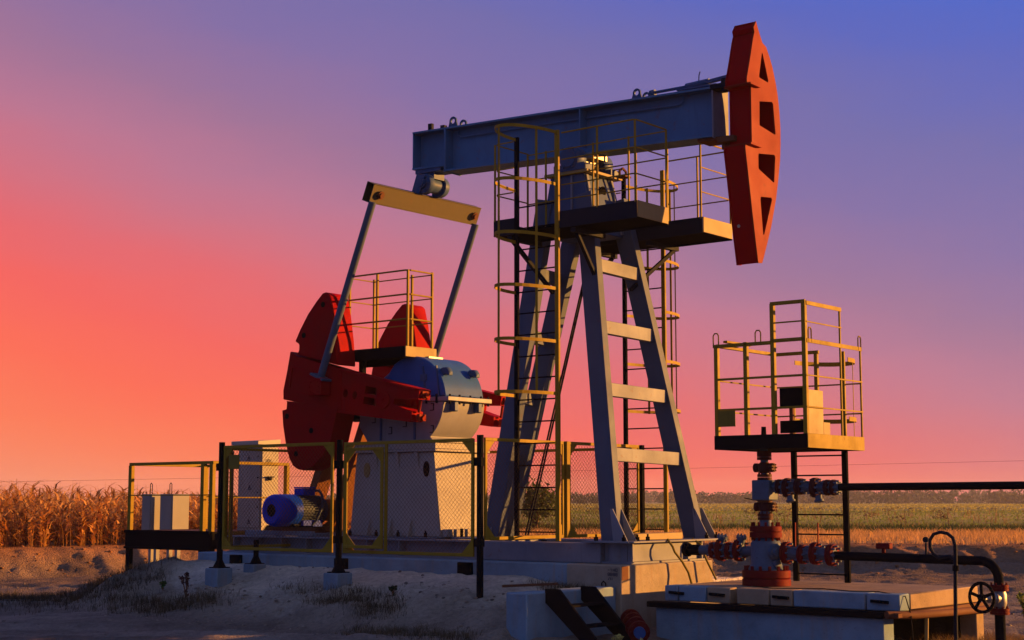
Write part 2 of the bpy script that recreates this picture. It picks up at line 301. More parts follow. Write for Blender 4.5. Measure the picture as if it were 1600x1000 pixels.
def ground_parts(x, y):
    s, t = to_st(x, y)
    wob = (fbm(x*.8, y*.8, 3, 5)-.45)*.7
    ds = np.maximum(np.maximum(-6.5 - s, s - 1.15), 0); dtt = np.maximum(np.maximum(-1.65 - t, t - 2.2), 0)
    ds = np.where(s > 1.15, np.maximum(s-1.15, 0)*9, ds*1.0)
    d = np.sqrt(ds**2 + dtt**2) + wob*.35
    mound = 1 - np.clip((d + .03)/2.05, 0, 1)**1.12; mound = mound*(1 - .0*d)
    top = .64 - .14*sst(-.1, .9, s)*sst(1.2, -.2, np.maximum(-1.4-t, 0)*0) - .02
    h = mound*top
    heap = np.exp(-(((s+7.5)/.95)**2 + ((t+1.75)/.75)**2)); heap2 = np.exp(-(((s+8.9)/.8)**2 + ((t+1.35)/.7)**2))
    h = h + .26*heap + .3*heap2 + (fbm(x*2.2, y*2.2, 4, 9)-.45)*.5*mound*(1-mound)*2.2 + (heap+heap2)*(fbm(x*2.5, y*2.5, 3, 2)-.45)*.3
    lump = np.exp(-(((s+2.0)/1.5)**2 + ((t+3.1)/.55)**2)) + .6*np.exp(-(((s+4.6)/.9)**2 + ((t+3.0)/.5)**2))
    h = h + lump*(.20*(fbm(x*3.1 + y, y*3.1, 4, 61)-.45) + .13*(fbm(x*8, y*8, 3, 62)-.45))
    q = y - bank_line(x)
    bank = sst(0, 2.4, q + (fbm(x*.7, y*.7, 3, 3)-.45)*1.6)
    h = h + bank*(.56 + .0*x) + bank*(1-bank)*4*((fbm(x*1.6 + .8*y, y*.7, 4, 11)-.45)*.07 + (fbm(x*6.5 + 2.6*y, y*1.2, 3, 17)-.45)*.20)
    far = sst(60, 900, y)
    h = h + far*1.2*(fbm(x*.004, y*.004, 2, 4)-.4)
    road = (1-bank)*(1-mound)
    near = (np.abs(x) < 40)*(y < 60)
    rut = np.sin((y + .12*x)*2.1 + 2.5*fbm(x*.15, y*.4, 2, 8))
    h = h + road*near*((fbm(x*.55, y*1.3, 4, 21)-.45)*.13 + (.03*rut + .05*np.clip(.5-np.abs(np.sin((y+.10*x)*1.7))*3, -.3, .5))) + near*(fbm(x*5, y*5, 3, 31)-.45)*.07
    h = h - road*.03 - .10*sst(1.6, 3.0, s)*sst(20.6, 19.2, y)
    return h, s, t, mound, bank, heap + heap2, q, wob
def gz(x, y): return float(ground_parts(np.array([float(x)]), np.array([float(y)]))[0][0])
gx = np.concatenate([-np.geomspace(2000, 15.2, 42), np.arange(-15, 15.01, .105), np.geomspace(15.2, 2000, 42)])
gy = np.concatenate([np.linspace(-60, 13.5, 40), np.arange(14, 44.01, .10), np.geomspace(44.2, 1900, 96)])
X, Y = np.meshgrid(gx, gy); Hh, S_, T_, MO, BK, HP, Q, WB = ground_parts(X, Y)
def mixc(c, col, f): return c*(1-f[..., None]) + np.array(col)*f[..., None]
tn = np.zeros(X.shape + (3,)) + np.array((.215, .165, .125))
tn = mixc(tn, (.34, .27, .21), np.clip((fbm(X*.3 + .15*Y, Y*2.6, 4, 40)-.42)*5, 0, 1)*.7)
tn = mixc(tn, (.78, .69, .52), MO*np.clip(1.15 - np.clip((fbm(X*1.1, Y*1.1, 3, 41)-.5)*4, 0, 1)*.55, 0, 1))
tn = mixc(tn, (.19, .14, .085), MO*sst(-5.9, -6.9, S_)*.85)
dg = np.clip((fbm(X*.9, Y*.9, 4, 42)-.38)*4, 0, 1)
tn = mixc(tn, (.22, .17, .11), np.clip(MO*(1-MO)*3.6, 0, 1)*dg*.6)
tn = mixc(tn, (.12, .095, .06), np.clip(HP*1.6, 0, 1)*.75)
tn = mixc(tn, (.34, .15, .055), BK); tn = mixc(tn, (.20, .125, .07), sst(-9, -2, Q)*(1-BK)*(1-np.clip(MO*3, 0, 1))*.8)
stub = sst(3.4, 4.6, Q)
tn = mixc(tn, (.42, .25, .10), stub); tn = mixc(tn, (.075, .085, .03), sst(17, 20, Q)*sst(70, 30, Q))
tn = mixc(tn, (.24, .24, .06), sst(30, 45, Q)); tn = mixc(tn, (.10, .11, .035), sst(26, 30, Q)*np.clip((fbm(X*.01, Y*.09, 3, 44)-.5)*6, 0, 1)*.7); tn = mixc(tn, (.42, .34, .12), sst(45, 60, Q)*np.clip((fbm(X*.006, Y*.02, 3, 43)-.42)*5, 0, 1)*.8)
ny, nx = X.shape; ii = np.arange(ny*nx).reshape(ny, nx)
F_ = np.stack([ii[:-1, :-1], ii[:-1, 1:], ii[1:, 1:], ii[1:, :-1]], -1).reshape(-1, 4)
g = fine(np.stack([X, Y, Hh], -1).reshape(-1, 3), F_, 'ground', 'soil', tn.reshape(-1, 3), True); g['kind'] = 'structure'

def blades(P, n, hgt, wid, lean, tint, seed, jit=.1, seg=2, spread=.12):
    """n curved blades at every point of P (k,3); arrays in, (verts, faces, tint) out"""
    r = np.random.default_rng(seed); k = len(P); B = np.repeat(P, n, 0).astype(float); m = len(B)
    B[:, :2] += r.normal(0, spread, (m, 2)); hg = np.repeat(hgt, n)*r.uniform(.5, 1.15, m) if np.ndim(hgt) else hgt*r.uniform(.5, 1.15, m)
    az = r.uniform(0, 2*np.pi, m); dirv = np.stack([np.cos(az), np.sin(az)], 1); side = np.stack([-np.sin(az), np.cos(az)], 1)
    ln = lean*hg*r.uniform(.2, 1.3, m); wd = (np.repeat(wid, n) if np.ndim(wid) else wid)*r.uniform(.6, 1.3, m)
    vs = []
    for i in range(seg+1):
        f = i/seg; w = wd*(1-.85*f); c = B.copy(); c[:, :2] += dirv*(ln*f*f)[:, None]; c[:, 2] += hg*f*(1-.22*f*lean)
        for sg in (-1, 1):
            v = c.copy(); v[:, :2] += side*(sg*w/2)[:, None]; vs.append(v)
    V = np.stack(vs, 1).reshape(-1, 3); nb = 2*(seg+1); base = np.arange(m)*nb
    Fs = np.concatenate([np.stack([base+2*i, base+2*i+1, base+2*i+3, base+2*i+2], 1) for i in range(seg)])
    tint = np.asarray(tint, float)
    c = (np.repeat(tint, n, 0) if tint.ndim == 2 else np.tile(tint, (m, 1)))*r.uniform(.65, 1.35, (m, 1))
    return V, Fs, np.repeat(c, nb, 0)
def join(parts):
    o = 0; Vs, Fs, Cs = [], [], []
    for v, f, c in parts: Vs.append(v); Fs.append(f+o); Cs.append(c); o += len(v)
    return np.concatenate(Vs), np.concatenate(Fs), np.concatenate(Cs)
def on_ground(x, y, dz=0): h = ground_parts(x, y)[0]; return np.stack([x, y, h+dz], 1)
def stuff(parts, name, mat='leaf'):
    o = fine(*join(parts)[:2], name, mat, join(parts)[2]); o['kind'] = 'stuff'; return o
# dry maize behind the bank on the left
k = 5600; cx = rng.uniform(-34, -2.6, k); q = rng.uniform(0, 1, k)**1.5*24; cy = bank_line(cx) + 3.0 + q
cx = np.round(cx/.24)*.24 + rng.normal(0, .05, k)
keep = (cx < -3.0 - .03*q) & (np.abs(cx/cy) < .42); cx, cy, q = cx[keep], cy[keep], q[keep]
P = on_ground(cx, cy); k = len(P); hg = (rng.uniform(.62, 1.30, k)**1.1 + .10*sst(3, 14, q))*np.clip(1.12 - (cx + 14)*.035, .75, 1.2)
st = blades(P, 1, hg, .028, .12, np.array((.22, .105, .035)), 1, seg=3, spread=0)
st2 = blades(P, 2, hg*1.05, .02, .2, np.array((.34, .17, .055)), 3, seg=3, spread=.05)
lv = []
for j in range(9):
    Q_ = P.copy(); Q_[:, 2] += hg*(.05 + .10*j)
    lv.append(blades(Q_, 1, hg*.40, .066, 2.2, np.array([(.55, .23, .048), (.30, .11, .024), (.72, .38, .11)])[rng.integers(0, 3, k)], 10+j, seg=3, spread=.02))
stuff([st, st2] + lv, 'dry_maize_crop', 'husk')
# stubble of the field behind the bank, green strip, far meadow
def field(n, x0, x1, q0, q1, h, w, tint, nb, seed, pw=1.0, lean=.5, spread=.15):
    r = np.random.default_rng(seed); a = r.uniform(x0, x1, n); qq = q0 + (q1-q0)*r.uniform(0, 1, n)**pw; yy = bank_line(a)*1.0 + qq
    kk = np.abs(a/yy) < .40; a, yy, qq = a[kk], yy[kk], qq[kk]; sc = np.maximum(1, yy/60.0)
    return blades(on_ground(a, yy), nb, h*np.ones(len(a)), w*sc, lean, tint, seed, spread=spread*1.0)
stuff([field(9000, -4, 26, 2.6, 17, .20, .020, np.array((.60, .33, .11)), 3, 51, .8, .7)], 'field_stubble')
stuff([field(5200, -22, 34, 16, 27, .20, .035, np.array((.035, .055, .014)), 4, 52, 1, .6, .25), field(1500, -22, 34, 15, 32, .22, .03, np.array((.22, .15, .06)), 3, 53)], 'ditch_grass')
stuff([field(15000, -60, 70, 28, 130, .10, .05, np.array((.19, .24, .04)), 3, 54, 1.5, .5, .5), field(9000, -220, 240, 110, 560, .20, .09, np.array((.36, .32, .06)), 3, 55, 1.3, .4, 2.0),
       field(170, -20, 60, 36, 90, .55, .03, np.array((.22, .13, .055)), 5, 56, 1, .5, .3)], 'meadow_grass')
# dry grass on the mound's foot, around the heap and by the well
def tufts(n, fn, h, w, tint, nb, seed, spread=.09, lean=.8):
    r = np.random.default_rng(seed); s, t = fn(r, n); p = np.array([W(a, b)[:2] for a, b in zip(s, t)]); return blades(on_ground(p[:, 0], p[:, 1], -.01), nb, h, w, lean, tint, seed, spread=spread)
def cl(s0, t0, ds, dt_): return lambda r, n: (r.normal(s0, ds, n), r.normal(t0, dt_, n))
GC = np.array((.085, .065, .032))
stuff([tufts(620, lambda r, n: (r.uniform(-13.5, -6.2, n), -2.75 + r.normal(0, .42, n) + .05*r.uniform(-1, 1, n)), .15, .008, GC*.75, 13, 61),
       tufts(120, cl(-8.2, -1.5, .7, .35), .13, .008, GC*.75, 11, 62), tufts(130, cl(-5.3, -3.3, .5, .18), .17, .007, GC, 12, 63), tufts(40, cl(-4.5, -3.15, .25, .14), .20, .007, GC*1.2, 10, 64),
       tufts(110, cl(-2.0, -2.75, .32, .16), .14, .007, GC*1.3, 10, 65), tufts(90, cl(-1.2, -3.0, .3, .15), .13, .007, GC*1.2, 10, 68), tufts(26, cl(-3.2, -2.5, .3, .1), .12, .007, GC*1.3, 9, 69),
       tufts(150, lambda r, n: (r.uniform(-1.0, .95, n), r.normal(-3.62, .07, n)), .11, .007, GC*1.25, 11, 70), tufts(45, cl(-.2, -3.95, .5, .08), .10, .007, GC*1.3, 9, 76),
       tufts(420, lambda r, n: (r.uniform(5.2, 7.2, n), r.uniform(-1.0, 1.6, n)), .20, .008, np.array((.20, .12, .05)), 10, 66),
       tufts(60, cl(.85, -1.62, .25, .08), .13, .007, GC*1.2, 8, 67)], 'dry_grass')
# clods and crumbs of earth
_ico = bmesh.new(); bmesh.ops.create_icosphere(_ico, subdivisions=1, radius=1); _iv = np.array([v.co for v in _ico.verts]); _if = np.array([[v.index for v in f.verts] for f in _ico.faces]); _ico.free()
def clods(x, y, r0, r1, tint, seed):
    r = np.random.default_rng(seed); n = len(x); p = on_ground(x, y); sz = r0 + (r1-r0)*r.uniform(0, 1, n)**3
    V = (_iv[None]*(1 + r.uniform(-.3, .3, (n, len(_iv), 1)))*np.stack([sz, sz*r.uniform(.6, 1, n), sz*r.uniform(.45, .8, n)], 1)[:, None] + p[:, None]).reshape(-1, 3)
    Fs = (_if[None] + (np.arange(n)*len(_iv))[:, None, None]).reshape(-1, 3); return V, Fs, np.repeat(np.array(tint)*r.uniform(.6, 1.3, (n, 1)), len(_iv), 0)
ax = rng.uniform(-14, 16, 1500); ay = bank_line(ax) + rng.uniform(-.4, 3.0, 1500)
bx = rng.uniform(-11, 11, 1500); by = rng.uniform(16.8, 35, 1500)
mm = np.array([W(a, b)[:2] for a, b in zip(rng.uniform(-6, 1, 900), rng.uniform(-4.2, -2.2, 900))])
o = fine(*join([clods(ax, ay, .01, .06, (.32, .145, .06), 71), clods(bx, by, .01, .035, (.27, .21, .165), 72), clods(mm[:, 0], mm[:, 1], .006, .035, (.34, .28, .22), 73)])[:2], 'earth_clods', 'soil',
         join([clods(ax, ay, .01, .06, (.32, .145, .06), 71), clods(bx, by, .01, .035, (.27, .21, .165), 72), clods(mm[:, 0], mm[:, 1], .006, .035, (.34, .28, .22), 73)])[2], False); o['kind'] = 'stuff'
# ------------------------------------------------------------------ distant trees, bush, plants, wire
def foliage(c, rad, n, size, tint, seed, flat=1.0):
    r = np.random.default_rng(seed); u = r.normal(0, 1, (n, 3)); u /= np.linalg.norm(u, axis=1)[:, None]; rr = r.uniform(.25, 1, (n, 1))**.55
    lump = 1 + .35*np.sin(u[:, :1]*5 + seed) * np.cos(u[:, 2:]*4 + seed*.7)
    p = np.array(c) + u*rr*lump*np.array(rad)
    a = r.normal(0, 1, (n, 3)); a /= np.linalg.norm(a, axis=1)[:, None]; b = np.cross(a, r.normal(0, 1, (n, 3))); b /= np.linalg.norm(b, axis=1)[:, None]
    sz = size*r.uniform(.5, 1.3, (n, 1)); V = np.stack([p - a*sz, p - b*sz*.55, p + a*sz, p + b*sz*.55], 1).reshape(-1, 3)
    Fs = np.arange(4*n).reshape(n, 4); return V, Fs, np.repeat(np.array(tint)*r.uniform(.6, 1.4, (n, 1)), 4, 0)
tr = []
for i in range(620):
    f = rng.random()**.8; y = 620 + 860*f; x = rng.uniform(-.40, .42)*y
    big = float(vnoise(x/y*11 + 3, 3.3, 90)); h = (2.5 + 6.5*big*rng.uniform(.5, 1.2))*(.75 + .6*f)
    if x/y > .17: h *= 1.5
    tr.append(foliage((x, y, h*.42), (h*rng.uniform(.8, 1.7), h*.6, h*.55), 95, .11*h+.25, np.array([(.035, .042, .018), (.06, .045, .022), (.045, .038, .02)])[i % 3], 100+i))
stuff(tr, 'distant_trees')
tb = []
for i in range(70):
    y = rng.uniform(75, 210); x = rng.uniform(.02, .40)*y if i < 44 else rng.uniform(-.36, -.2)*y
    h = rng.uniform(.3, .75)*(1 if i < 44 else 2.6); tb.append(foliage((x, y, .5+h*.4), (h*rng.uniform(.7, 2.2), h*.5, h*.55), 46, .09, (.15, .10, .045), 500+i))
stuff(tb, 'meadow_scrub')
def woody(name, label, cat, x, y, h, rad, tint, n, size, seed, stems=5):
    z = gz(x, y); b = bpy.data.objects.new(name, None); COL.objects.link(b); b.location = (x, y, z); b['label'] = label; b['category'] = cat
    r = random.Random(seed); parts = []
    for k in range(7): parts.append(foliage((r.uniform(-.4, .4)*rad, r.uniform(-.4, .4)*rad, h*r.uniform(.4, .78)), (rad*.62, rad*.62, h*.3), n//7, size, tint, seed*10+k))
    V, Fs, C = join(parts); c = fine(V, Fs, 'crown', 'leaf', C); c.parent = b
    m = MB()
    for k in range(stems):
        a = r.uniform(0, 6.28); e = Vector((math.cos(a)*rad*.55, math.sin(a)*rad*.55, h*.75)); m.path([(0, 0, -.05), e*.4 + Vector((0, 0, .1*h)), e], [.035*h, .022*h, .006*h], 6)
    t = link_mesh('stem', finish(m, 'stem', 'rust')); t.parent = b
woody('round_bush', 'rounded green bush standing in the meadow behind the mesh fence', 'bush', .85, 58, 2.2, .95, np.array((.10, .12, .025)), 1500, .085, 31)
def weed(name, label, cat, x, y, h, tint, ftint, seed, group=None, leaves=26, ls=.05):
    z = gz(x, y); b = bpy.data.objects.new(name, None); COL.objects.link(b); b.location = (x, y, z); b['label'] = label; b['category'] = cat
    if group: b['group'] = group
    r = random.Random(seed); m = MB(); parts = []; fl = []
    for k in range(5):
        a = r.uniform(0, 6.28); l = r.uniform(.1, .32)*h; hh = h*r.uniform(.65, 1); pts = [(0, 0, -.02), (math.cos(a)*l*.4, math.sin(a)*l*.4, hh*.5), (math.cos(a)*l, math.sin(a)*l, hh)]
        m.path(pts, [.006, .005, .003], 5)
        for q in range(leaves//5):
            f = r.uniform(.25, 1); parts.append(foliage((math.cos(a)*l*f*f, math.sin(a)*l*f*f, hh*f), (.03, .03, .03), 3, ls, tint, seed*50 + k*9 + q))
        fl.append(foliage(pts[2], (.035, .035, .02), 16, .022, ftint, seed*70+k))
    link_mesh('stem', finish(m, 'stem', 'guard')).parent = b
    V, F2, C = join(parts); fine(V, F2, 'leaves', 'leaf', C).parent = b
    V, F2, C = join(fl); fine(V, F2, 'flower_heads', 'leaf', C).parent = b
def at(px, y): return (px - 800)/2400*y
weed('weed_plant', 'dry brown dock weed standing on the sandy slope at left', 'plant', at(298, 22.6), 22.6, .34, (.10, .05, .035), (.09, .04, .03), 3, ls=.03)
weed('weed_plant', 'small dark green weed low on the sand slope', 'plant', at(617, 20.6), 20.6, .12, (.03, .06, .02), (.04, .06, .02), 4, leaves=14, ls=.02)
weed('weed_plant', 'pale green leafy weed beside the vertical flow line at right', 'plant', at(1590, 20.6), 20.6, .42, (.16, .2, .045), (.18, .2, .05), 5)
weed('weed_plant', 'yellow flowering weed just behind the left steel stringer', 'plant', at(962, 17.75), 17.75, .17, (.05, .08, .02), (.62, .55, .16), 6, leaves=6, ls=.02)
weed('weed_plant', 'yellow flowering weed right of the red valve body', 'plant', at(1002, 17.7), 17.7, .15, (.05, .08, .02), (.62, .55, .16), 7, leaves=6, ls=.02)
weed('weed_plant', 'bright green weed at the foot of the dark grass at left', 'plant', at(262, 23.2), 23.2, .14, (.035, .11, .02), (.05, .11, .02), 8, leaves=14, ls=.022)
m = MB(); pts = []
for i in range(41):
    f = i/40; pts.append((-60 + 130*f, 150 - 6*f, 3.28 + 2.6*f - .5*f*(1-f)))
m.path(pts, .011, 5); o = link_mesh('overhead_wire', finish(m, 'overhead_wire', 'black')); o['label'] = 'single thin overhead wire crossing the low sky'; o['category'] = 'wire'
# ------------------------------------------------------------------ concrete works
ZC = .79
_pl = Thing('concrete_plinth', 'long pale concrete plinth under the pump jack, its sunlit end by the well', 'plinth', (-2.5, -.3, 0))
_pl.part('plinth_block', MB().box((-6.7, -1.385, -.4), (.70, .80, ZC)), 'concb', bev=.015)  # long body bluer: the tone of its shaded side put into the colour
_pl.part('plinth_block', MB().box((.705, -1.4, -.4), (1.57, .82, ZC)), 'concn', bev=.015)  # end block warmer: sunlit tone put into the concrete colour
c = _pl.o
m = MB()
for s in (-5.75, -3.35, -.98): m.box((s-.13, -1.43, .58), (s+.13, -1.36, .765))
b = Vector((-2.5, -.3, 0))
o = link_mesh('dark_opening_block', finish(MB().box((-5.87, -1.44, .58), (-5.62, -1.36, .765)).off(b), 'dark_opening_block', 'tar', .01), c); _tp = o  # proud black boxes; their colour stands for the dark inside plinth openings
for ds in (2.32, 4.72): o = link_mesh('dark_opening_block', _tp.data, c); o.location = (ds, 0, 0)
# stencilled marks on the near block and a rusty corner plate
m = MB()
def glyph(m, ch, s, z, w, h, t):
    seg = {'1': [((.5, 0), (.5, 1)), ((.2, .7), (.5, 1))], 'H': [((0, 0), (0, 1)), ((1, 0), (1, 1)), ((0, .5), (1, .5))], 'O': [((0, 0), (0, 1)), ((1, 0), (1, 1)), ((0, 0), (1, 0)), ((0, 1), (1, 1))],
           '8': [((0, 0), (0, 1)), ((1, 0), (1, 1)), ((0, 0), (1, 0)), ((0, 1), (1, 1)), ((0, .5), (1, .5))], '-': [((0, .5), (1, .5))], 'I': [((.5, 0), (.5, 1))], '0': [((0, 0), (0, 1)), ((1, 0), (1, 1)), ((0, 0), (1, 0)), ((0, 1), (1, 1))],
           'S': [((0, 1), (1, 1)), ((0, .5), (0, 1)), ((0, .5), (1, .5)), ((1, 0), (1, .5)), ((0, 0), (1, 0))], '/': [((0, 0), (1, 1))]}[ch]
    for (a, b_), (c_, d) in seg: m.bar((s+a*w, t, z+b_*h), (s+c_*w, t, z+d*h), .007, .003, (0, 1, 0))
for i, ch in enumerate('-1HO'): glyph(m, ch, 1.37+i*.04, .71, .024, .035, -1.4035)
for i, ch in enumerate('8888'): glyph(m, ch, 1.37+i*.04, .655, .024, .035, -1.4035)
for i, ch in enumerate('/II'): glyph(m, ch, 1.375+i*.025, .60, .018, .035, -1.4035)
link_mesh('stencil_marks', finish(m.off(b), 'stencil_marks', 'print'), c)
link_mesh('corner_plate', finish(MB().box((1.568, -1.385, .60), (1.576, -1.24, .775)).off(b), 'corner_plate', 'rust', .002), c)
m = MB().path([(1.28, -1.41, .50), (1.28, -1.415, .56), (1.31, -1.42, .585), (1.345, -1.42, .56), (1.345, -1.41, .50)], .008, 6); link_mesh('lifting_loop', finish(m.off(b), 'lifting_loop', 'black'), c)
m = MB().box((1.18, -3.24, -.5), (1.5, -1.408, .52))
c = single('retaining_wall', m, 'concb', (1.34, -2.3, 0), 'short concrete retaining wall holding back the sand in front of the plinth', 'wall', bev=.015)
m = MB().bar((.75, -2.75, .56), (1.42, -2.55, .60), .10, .03); single('wooden_board', m, 'rust', (1.1, -2.65, .56), 'weathered brown board lying on the sand behind the retaining wall', 'board')
# small steel stair leaning on the wall
t = Thing('steel_stair', 'black steel stair of two wide stringers leaning on the retaining wall', 'stair', (1.9, -2.4, 0))
for t0 in (-2.86, -2.14):
    t.part('stringer', MB().prism([(1.49, .56), (1.70, .56), (2.36, -.12), (2.12, -.12), (1.49, .40)], 't', t0-.02, t0+.02), 'black', bev=.004)
for k, (s, z) in enumerate(((1.75, .36), (1.97, .13))): t.part('tread', MB().box((s-.11, -2.835, z-.012), (s+.11, -2.165, z+.012)), 'black')
t.part('top_cleat', MB().box((1.502, -2.84, .40), (1.512, -2.80, .53)).box((1.502, -2.12, .40), (1.512, -2.08, .53)), 'cream')
# dumped valve body at the foot
t = Thing('valve_body', 'red and blue flanged valve lying on the ground behind the stair', 'valve', (2.42, -2.0, -.1))
p0, p1 = Vector((1.95, -1.75, .16)), Vector((2.5, -2.35, .05)); dd = (p1-p0).normalized()
t.part('barrel', MB().lathe(p0, dd, [(0, .07), (.8, .07)], 14), 'bluel')
m = MB()
for q in (0.02, .22, .46, .70): m.lathe(p0+dd*q, dd, [(0, .13), (.05, .13)], 16).bolts(p0+dd*(q+.05), dd, .1, 8, .013, .03)
t.part('flange', m, 'wellred')
# well cellar: slab on walls
t = Thing('well_cellar', 'low concrete well cellar with a slab roof carrying the well head', 'cellar', (3.4, .2, -.1))
SX0, SX1, SY0, SY1 = 1.82, 5.05, -.78, 1.55
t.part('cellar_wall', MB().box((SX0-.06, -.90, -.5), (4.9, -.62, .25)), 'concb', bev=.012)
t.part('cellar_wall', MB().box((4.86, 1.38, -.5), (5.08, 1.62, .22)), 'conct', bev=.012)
t.part('cellar_wall', MB().box((SX0-.06, 1.38, -.5), (4.855, 1.62, .22)), 'cellar_shade', bev=.012)
t.part('cellar_wall', MB().box((SX0-.06, -.615, -.5), (SX0+.2, 1.375, .22)), 'cellar_shade', bev=.012)
t.part('cellar_floor', MB().box((SX0+.21, -.61, -.6), (5.0, 1.37, -.35)), 'cellar_shade')
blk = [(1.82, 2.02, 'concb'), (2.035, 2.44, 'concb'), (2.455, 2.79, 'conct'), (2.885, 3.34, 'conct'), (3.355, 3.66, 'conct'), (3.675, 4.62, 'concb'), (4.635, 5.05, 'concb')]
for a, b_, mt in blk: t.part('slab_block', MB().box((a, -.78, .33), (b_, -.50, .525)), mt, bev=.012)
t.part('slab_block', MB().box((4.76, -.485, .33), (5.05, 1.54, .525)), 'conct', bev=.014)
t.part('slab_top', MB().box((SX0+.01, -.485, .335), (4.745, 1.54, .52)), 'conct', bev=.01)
m = MB()
for s0 in (1.9, 2.5, 3.4, 4.7): m.bar((s0, -.80, .44), (s0+.22, -.80, .43), .03, .035).tube((s0+.11, -.785, .435), (s0+.11, -.83, .435), .02, 6)
t.each('slab_clamp', m, 'black')
t.part('rim_channel', MB().box((SX0-.15, -.98, .255), (4.93, -.80, .325)), 'black', bev=.006)
t.part('rim_pipe', MB().path([(4.98, -.98, .30), (5.16, -.6, .285), (5.2, .5, .265), (5.16, 1.75, .24)], .045, 10), 'rust')
t.part('rim_plate', MB().box((4.94, -.93, .262), (5.10, 1.6, .322)), 'rust', bev=.006)
t.part('prop', MB().tube((5.12, -.25, -.3), (5.13, -.22, .25), .022, 8), 'cream')
m = MB().path([(2.9, -.4, .535), (3.3, -.62, .53), (3.8, -.3, .53), (4.3, -.55, .53), (4.72, -.62, .54), (5.07, -.66, .50), (5.15, -.7, .3), (5.2, -.75, -.1)], .007, 6)
single('thin_cable', m, 'black', (4, -.5, .52), 'thin black cable trailing over the cellar slab and its edge', 'cable')
FT = []
for i, (s, lab) in enumerate(((-4.97, 'pale concrete footing under the leftmost black fence post on the sand'), (-2.48, 'pale concrete footing under the middle black fence post on the sand'))):
    FT.append(single('concrete_footing', MB().box((s-.14, -2.56, .05), (s+.14, -2.26, .615)), 'concb', (s, -2.4, .1), lab, 'footing', 'footings of the front fence', bev=.012))
single('concrete_footing', MB().box((-4.86-.1, -1.95, .2), (-4.86+.14, -1.7, .66)), 'concb', (-4.86, -1.8, .2), 'small concrete footing of the short post behind the leftmost fence post', 'footing', 'footings of the front fence', bev=.012)

# ------------------------------------------------------------------ the pump jack
pj = Thing('pump_jack', 'blue grey oilfield pump jack with red counterweights and red horse head', 'pump jack', (-1.5, 0, ZC))
def ibeam(m, s0, s1, tc, z0, z1, w=.3, tf=.022, tw=.016, stiff=()):
    m.box((s0, tc-w/2, z0), (s1, tc+w/2, z0+tf)).box((s0, tc-w/2, z1-tf), (s1, tc+w/2, z1)).box((s0, tc-tw/2, z0+tf), (s1, tc+tw/2, z1-tf))
    for s in stiff: m.box((s-.008, tc-w/2+.01, z0+tf), (s+.008, tc-tw/2, z1-tf)).box((s-.008, tc+tw/2, z0+tf), (s+.008, tc+w/2-.01, z1-tf))
    return m
ST = [-6.15, -5.6, -5.05, -4.5, -3.75, -3.2, -2.55]
bf = pj.part('base_frame', MB().box((-1.06, -1.12, ZC+.003), (1.05, -.86, 1.052)), 'grey', bev=.008)
for tc in (-.97, .60): pj.part('base_beam', ibeam(MB(), -6.3, -1.065, tc, ZC+.003, 1.055, .30, stiff=ST), 'grey', bf)
pj.part('base_beam', MB().box((-1.06, .47, ZC+.003), (1.05, .73, 1.052)), 'grey', bf, .008)
for s in (-6.2, -4.2, -2.2, -1.2): pj.part('cross_beam', MB().box((s-.07, -.81, ZC+.01), (s+.07, .44, 1.04)), 'grey', bf)
m = MB().box((1.06, -1.10, ZC+.003), (1.52, .72, ZC+.028)).box((1.42, -1.03, ZC+.03), (1.45, .62, 1.058)).box((1.06, -1.03, ZC+.03), (1.41, -1.0, 1.058))
m.box((1.455, -1.03, ZC+.03), (1.50, -1.008, 1.058)).box((1.455, .30, ZC+.03), (1.50, .322, 1.058)).box((1.06, .65, ZC+.03), (1.50, .672, 1.058)).lathe((1.22, -.98, ZC+.03), (0, 0, 1), [(0, .11), (.268, .11)], 16)
pj.part('end_beam', m, 'grey', bf)
pj.part('sole_plate', MB().box((.82, -1.22, 1.06), (1.56, 1.16, 1.085)), 'grey', bf, .004)
pj.part('sole_plate', MB().box((-1.85, -.75, 1.058), (-1.12, .55, 1.083)), 'grey', bf, .004)
pj.part('packing_beam', MB().box((1.16, -.70, 1.087), (1.34, .42, 1.175)), 'cream', bf, .006)
m = MB()
for t0 in (-1.17, -.86, -.62, .84, 1.1):
    for s in (1.02, 1.46): m.tube((s, t0, 1.086), (s, t0, 1.135), .03, 6).tube((s, t0, 1.13), (s, t0, 1.17), .014, 6)
pj.part('anchor_bolts', m, 'black', bf, kind='stuff')
# samson post
sp = pj.part('post_head', MB().hexa([(-.47, -.42, 5.36), (.43, -.42, 5.36), (.43, .42, 5.36), (-.47, .42, 5.36), (-.33, -.36, 6.22), (.26, -.36, 6.22), (.26, .36, 6.22), (-.33, .36, 6.22)]), 'blue', bev=.012)
def taper_hole(m, z, r): 
    s = .43 - .17*(z-5.36)/.86 + .006; m.lathe((s - .004, .02, z), (1, 0, -.198), [(0, r), (.010, r)], 20); return m
pj.part('inspection_hole', taper_hole(MB(), 5.99, .085), 'hole', sp)
m = MB()
for t0 in (-.30, .30): m.bar((.438, t0*1.1, 5.40), (.272, t0, 6.2), .03, .05, (0, 1, 0))
m.bar((.10, -.425, 5.38), (.06, -.37, 6.2), .03, .03, (0, 1, 0)).bar((-.2, -.425, 5.38), (-.15, -.37, 6.2), .03, .03, (0, 1, 0))
pj.each('head_rib', m, 'grey', sp)
pj.part('saddle_plate', MB().box((-.40, -.42, 6.222), (.36, .46, 6.262)), 'cream', sp, .004)
A0, A1, B0, B1 = (-1.44, -.30, 1.085), (-.40, -.36, 5.9), (-1.50, .04, 1.085), (-.33, .34, 5.9)
C0, C1, D0, D1 = (1.16, -1.0, 1.085), (.33, -.42, 5.9), (1.16, 1.0, 1.085), (.36, .34, 5.9)
LW = .10
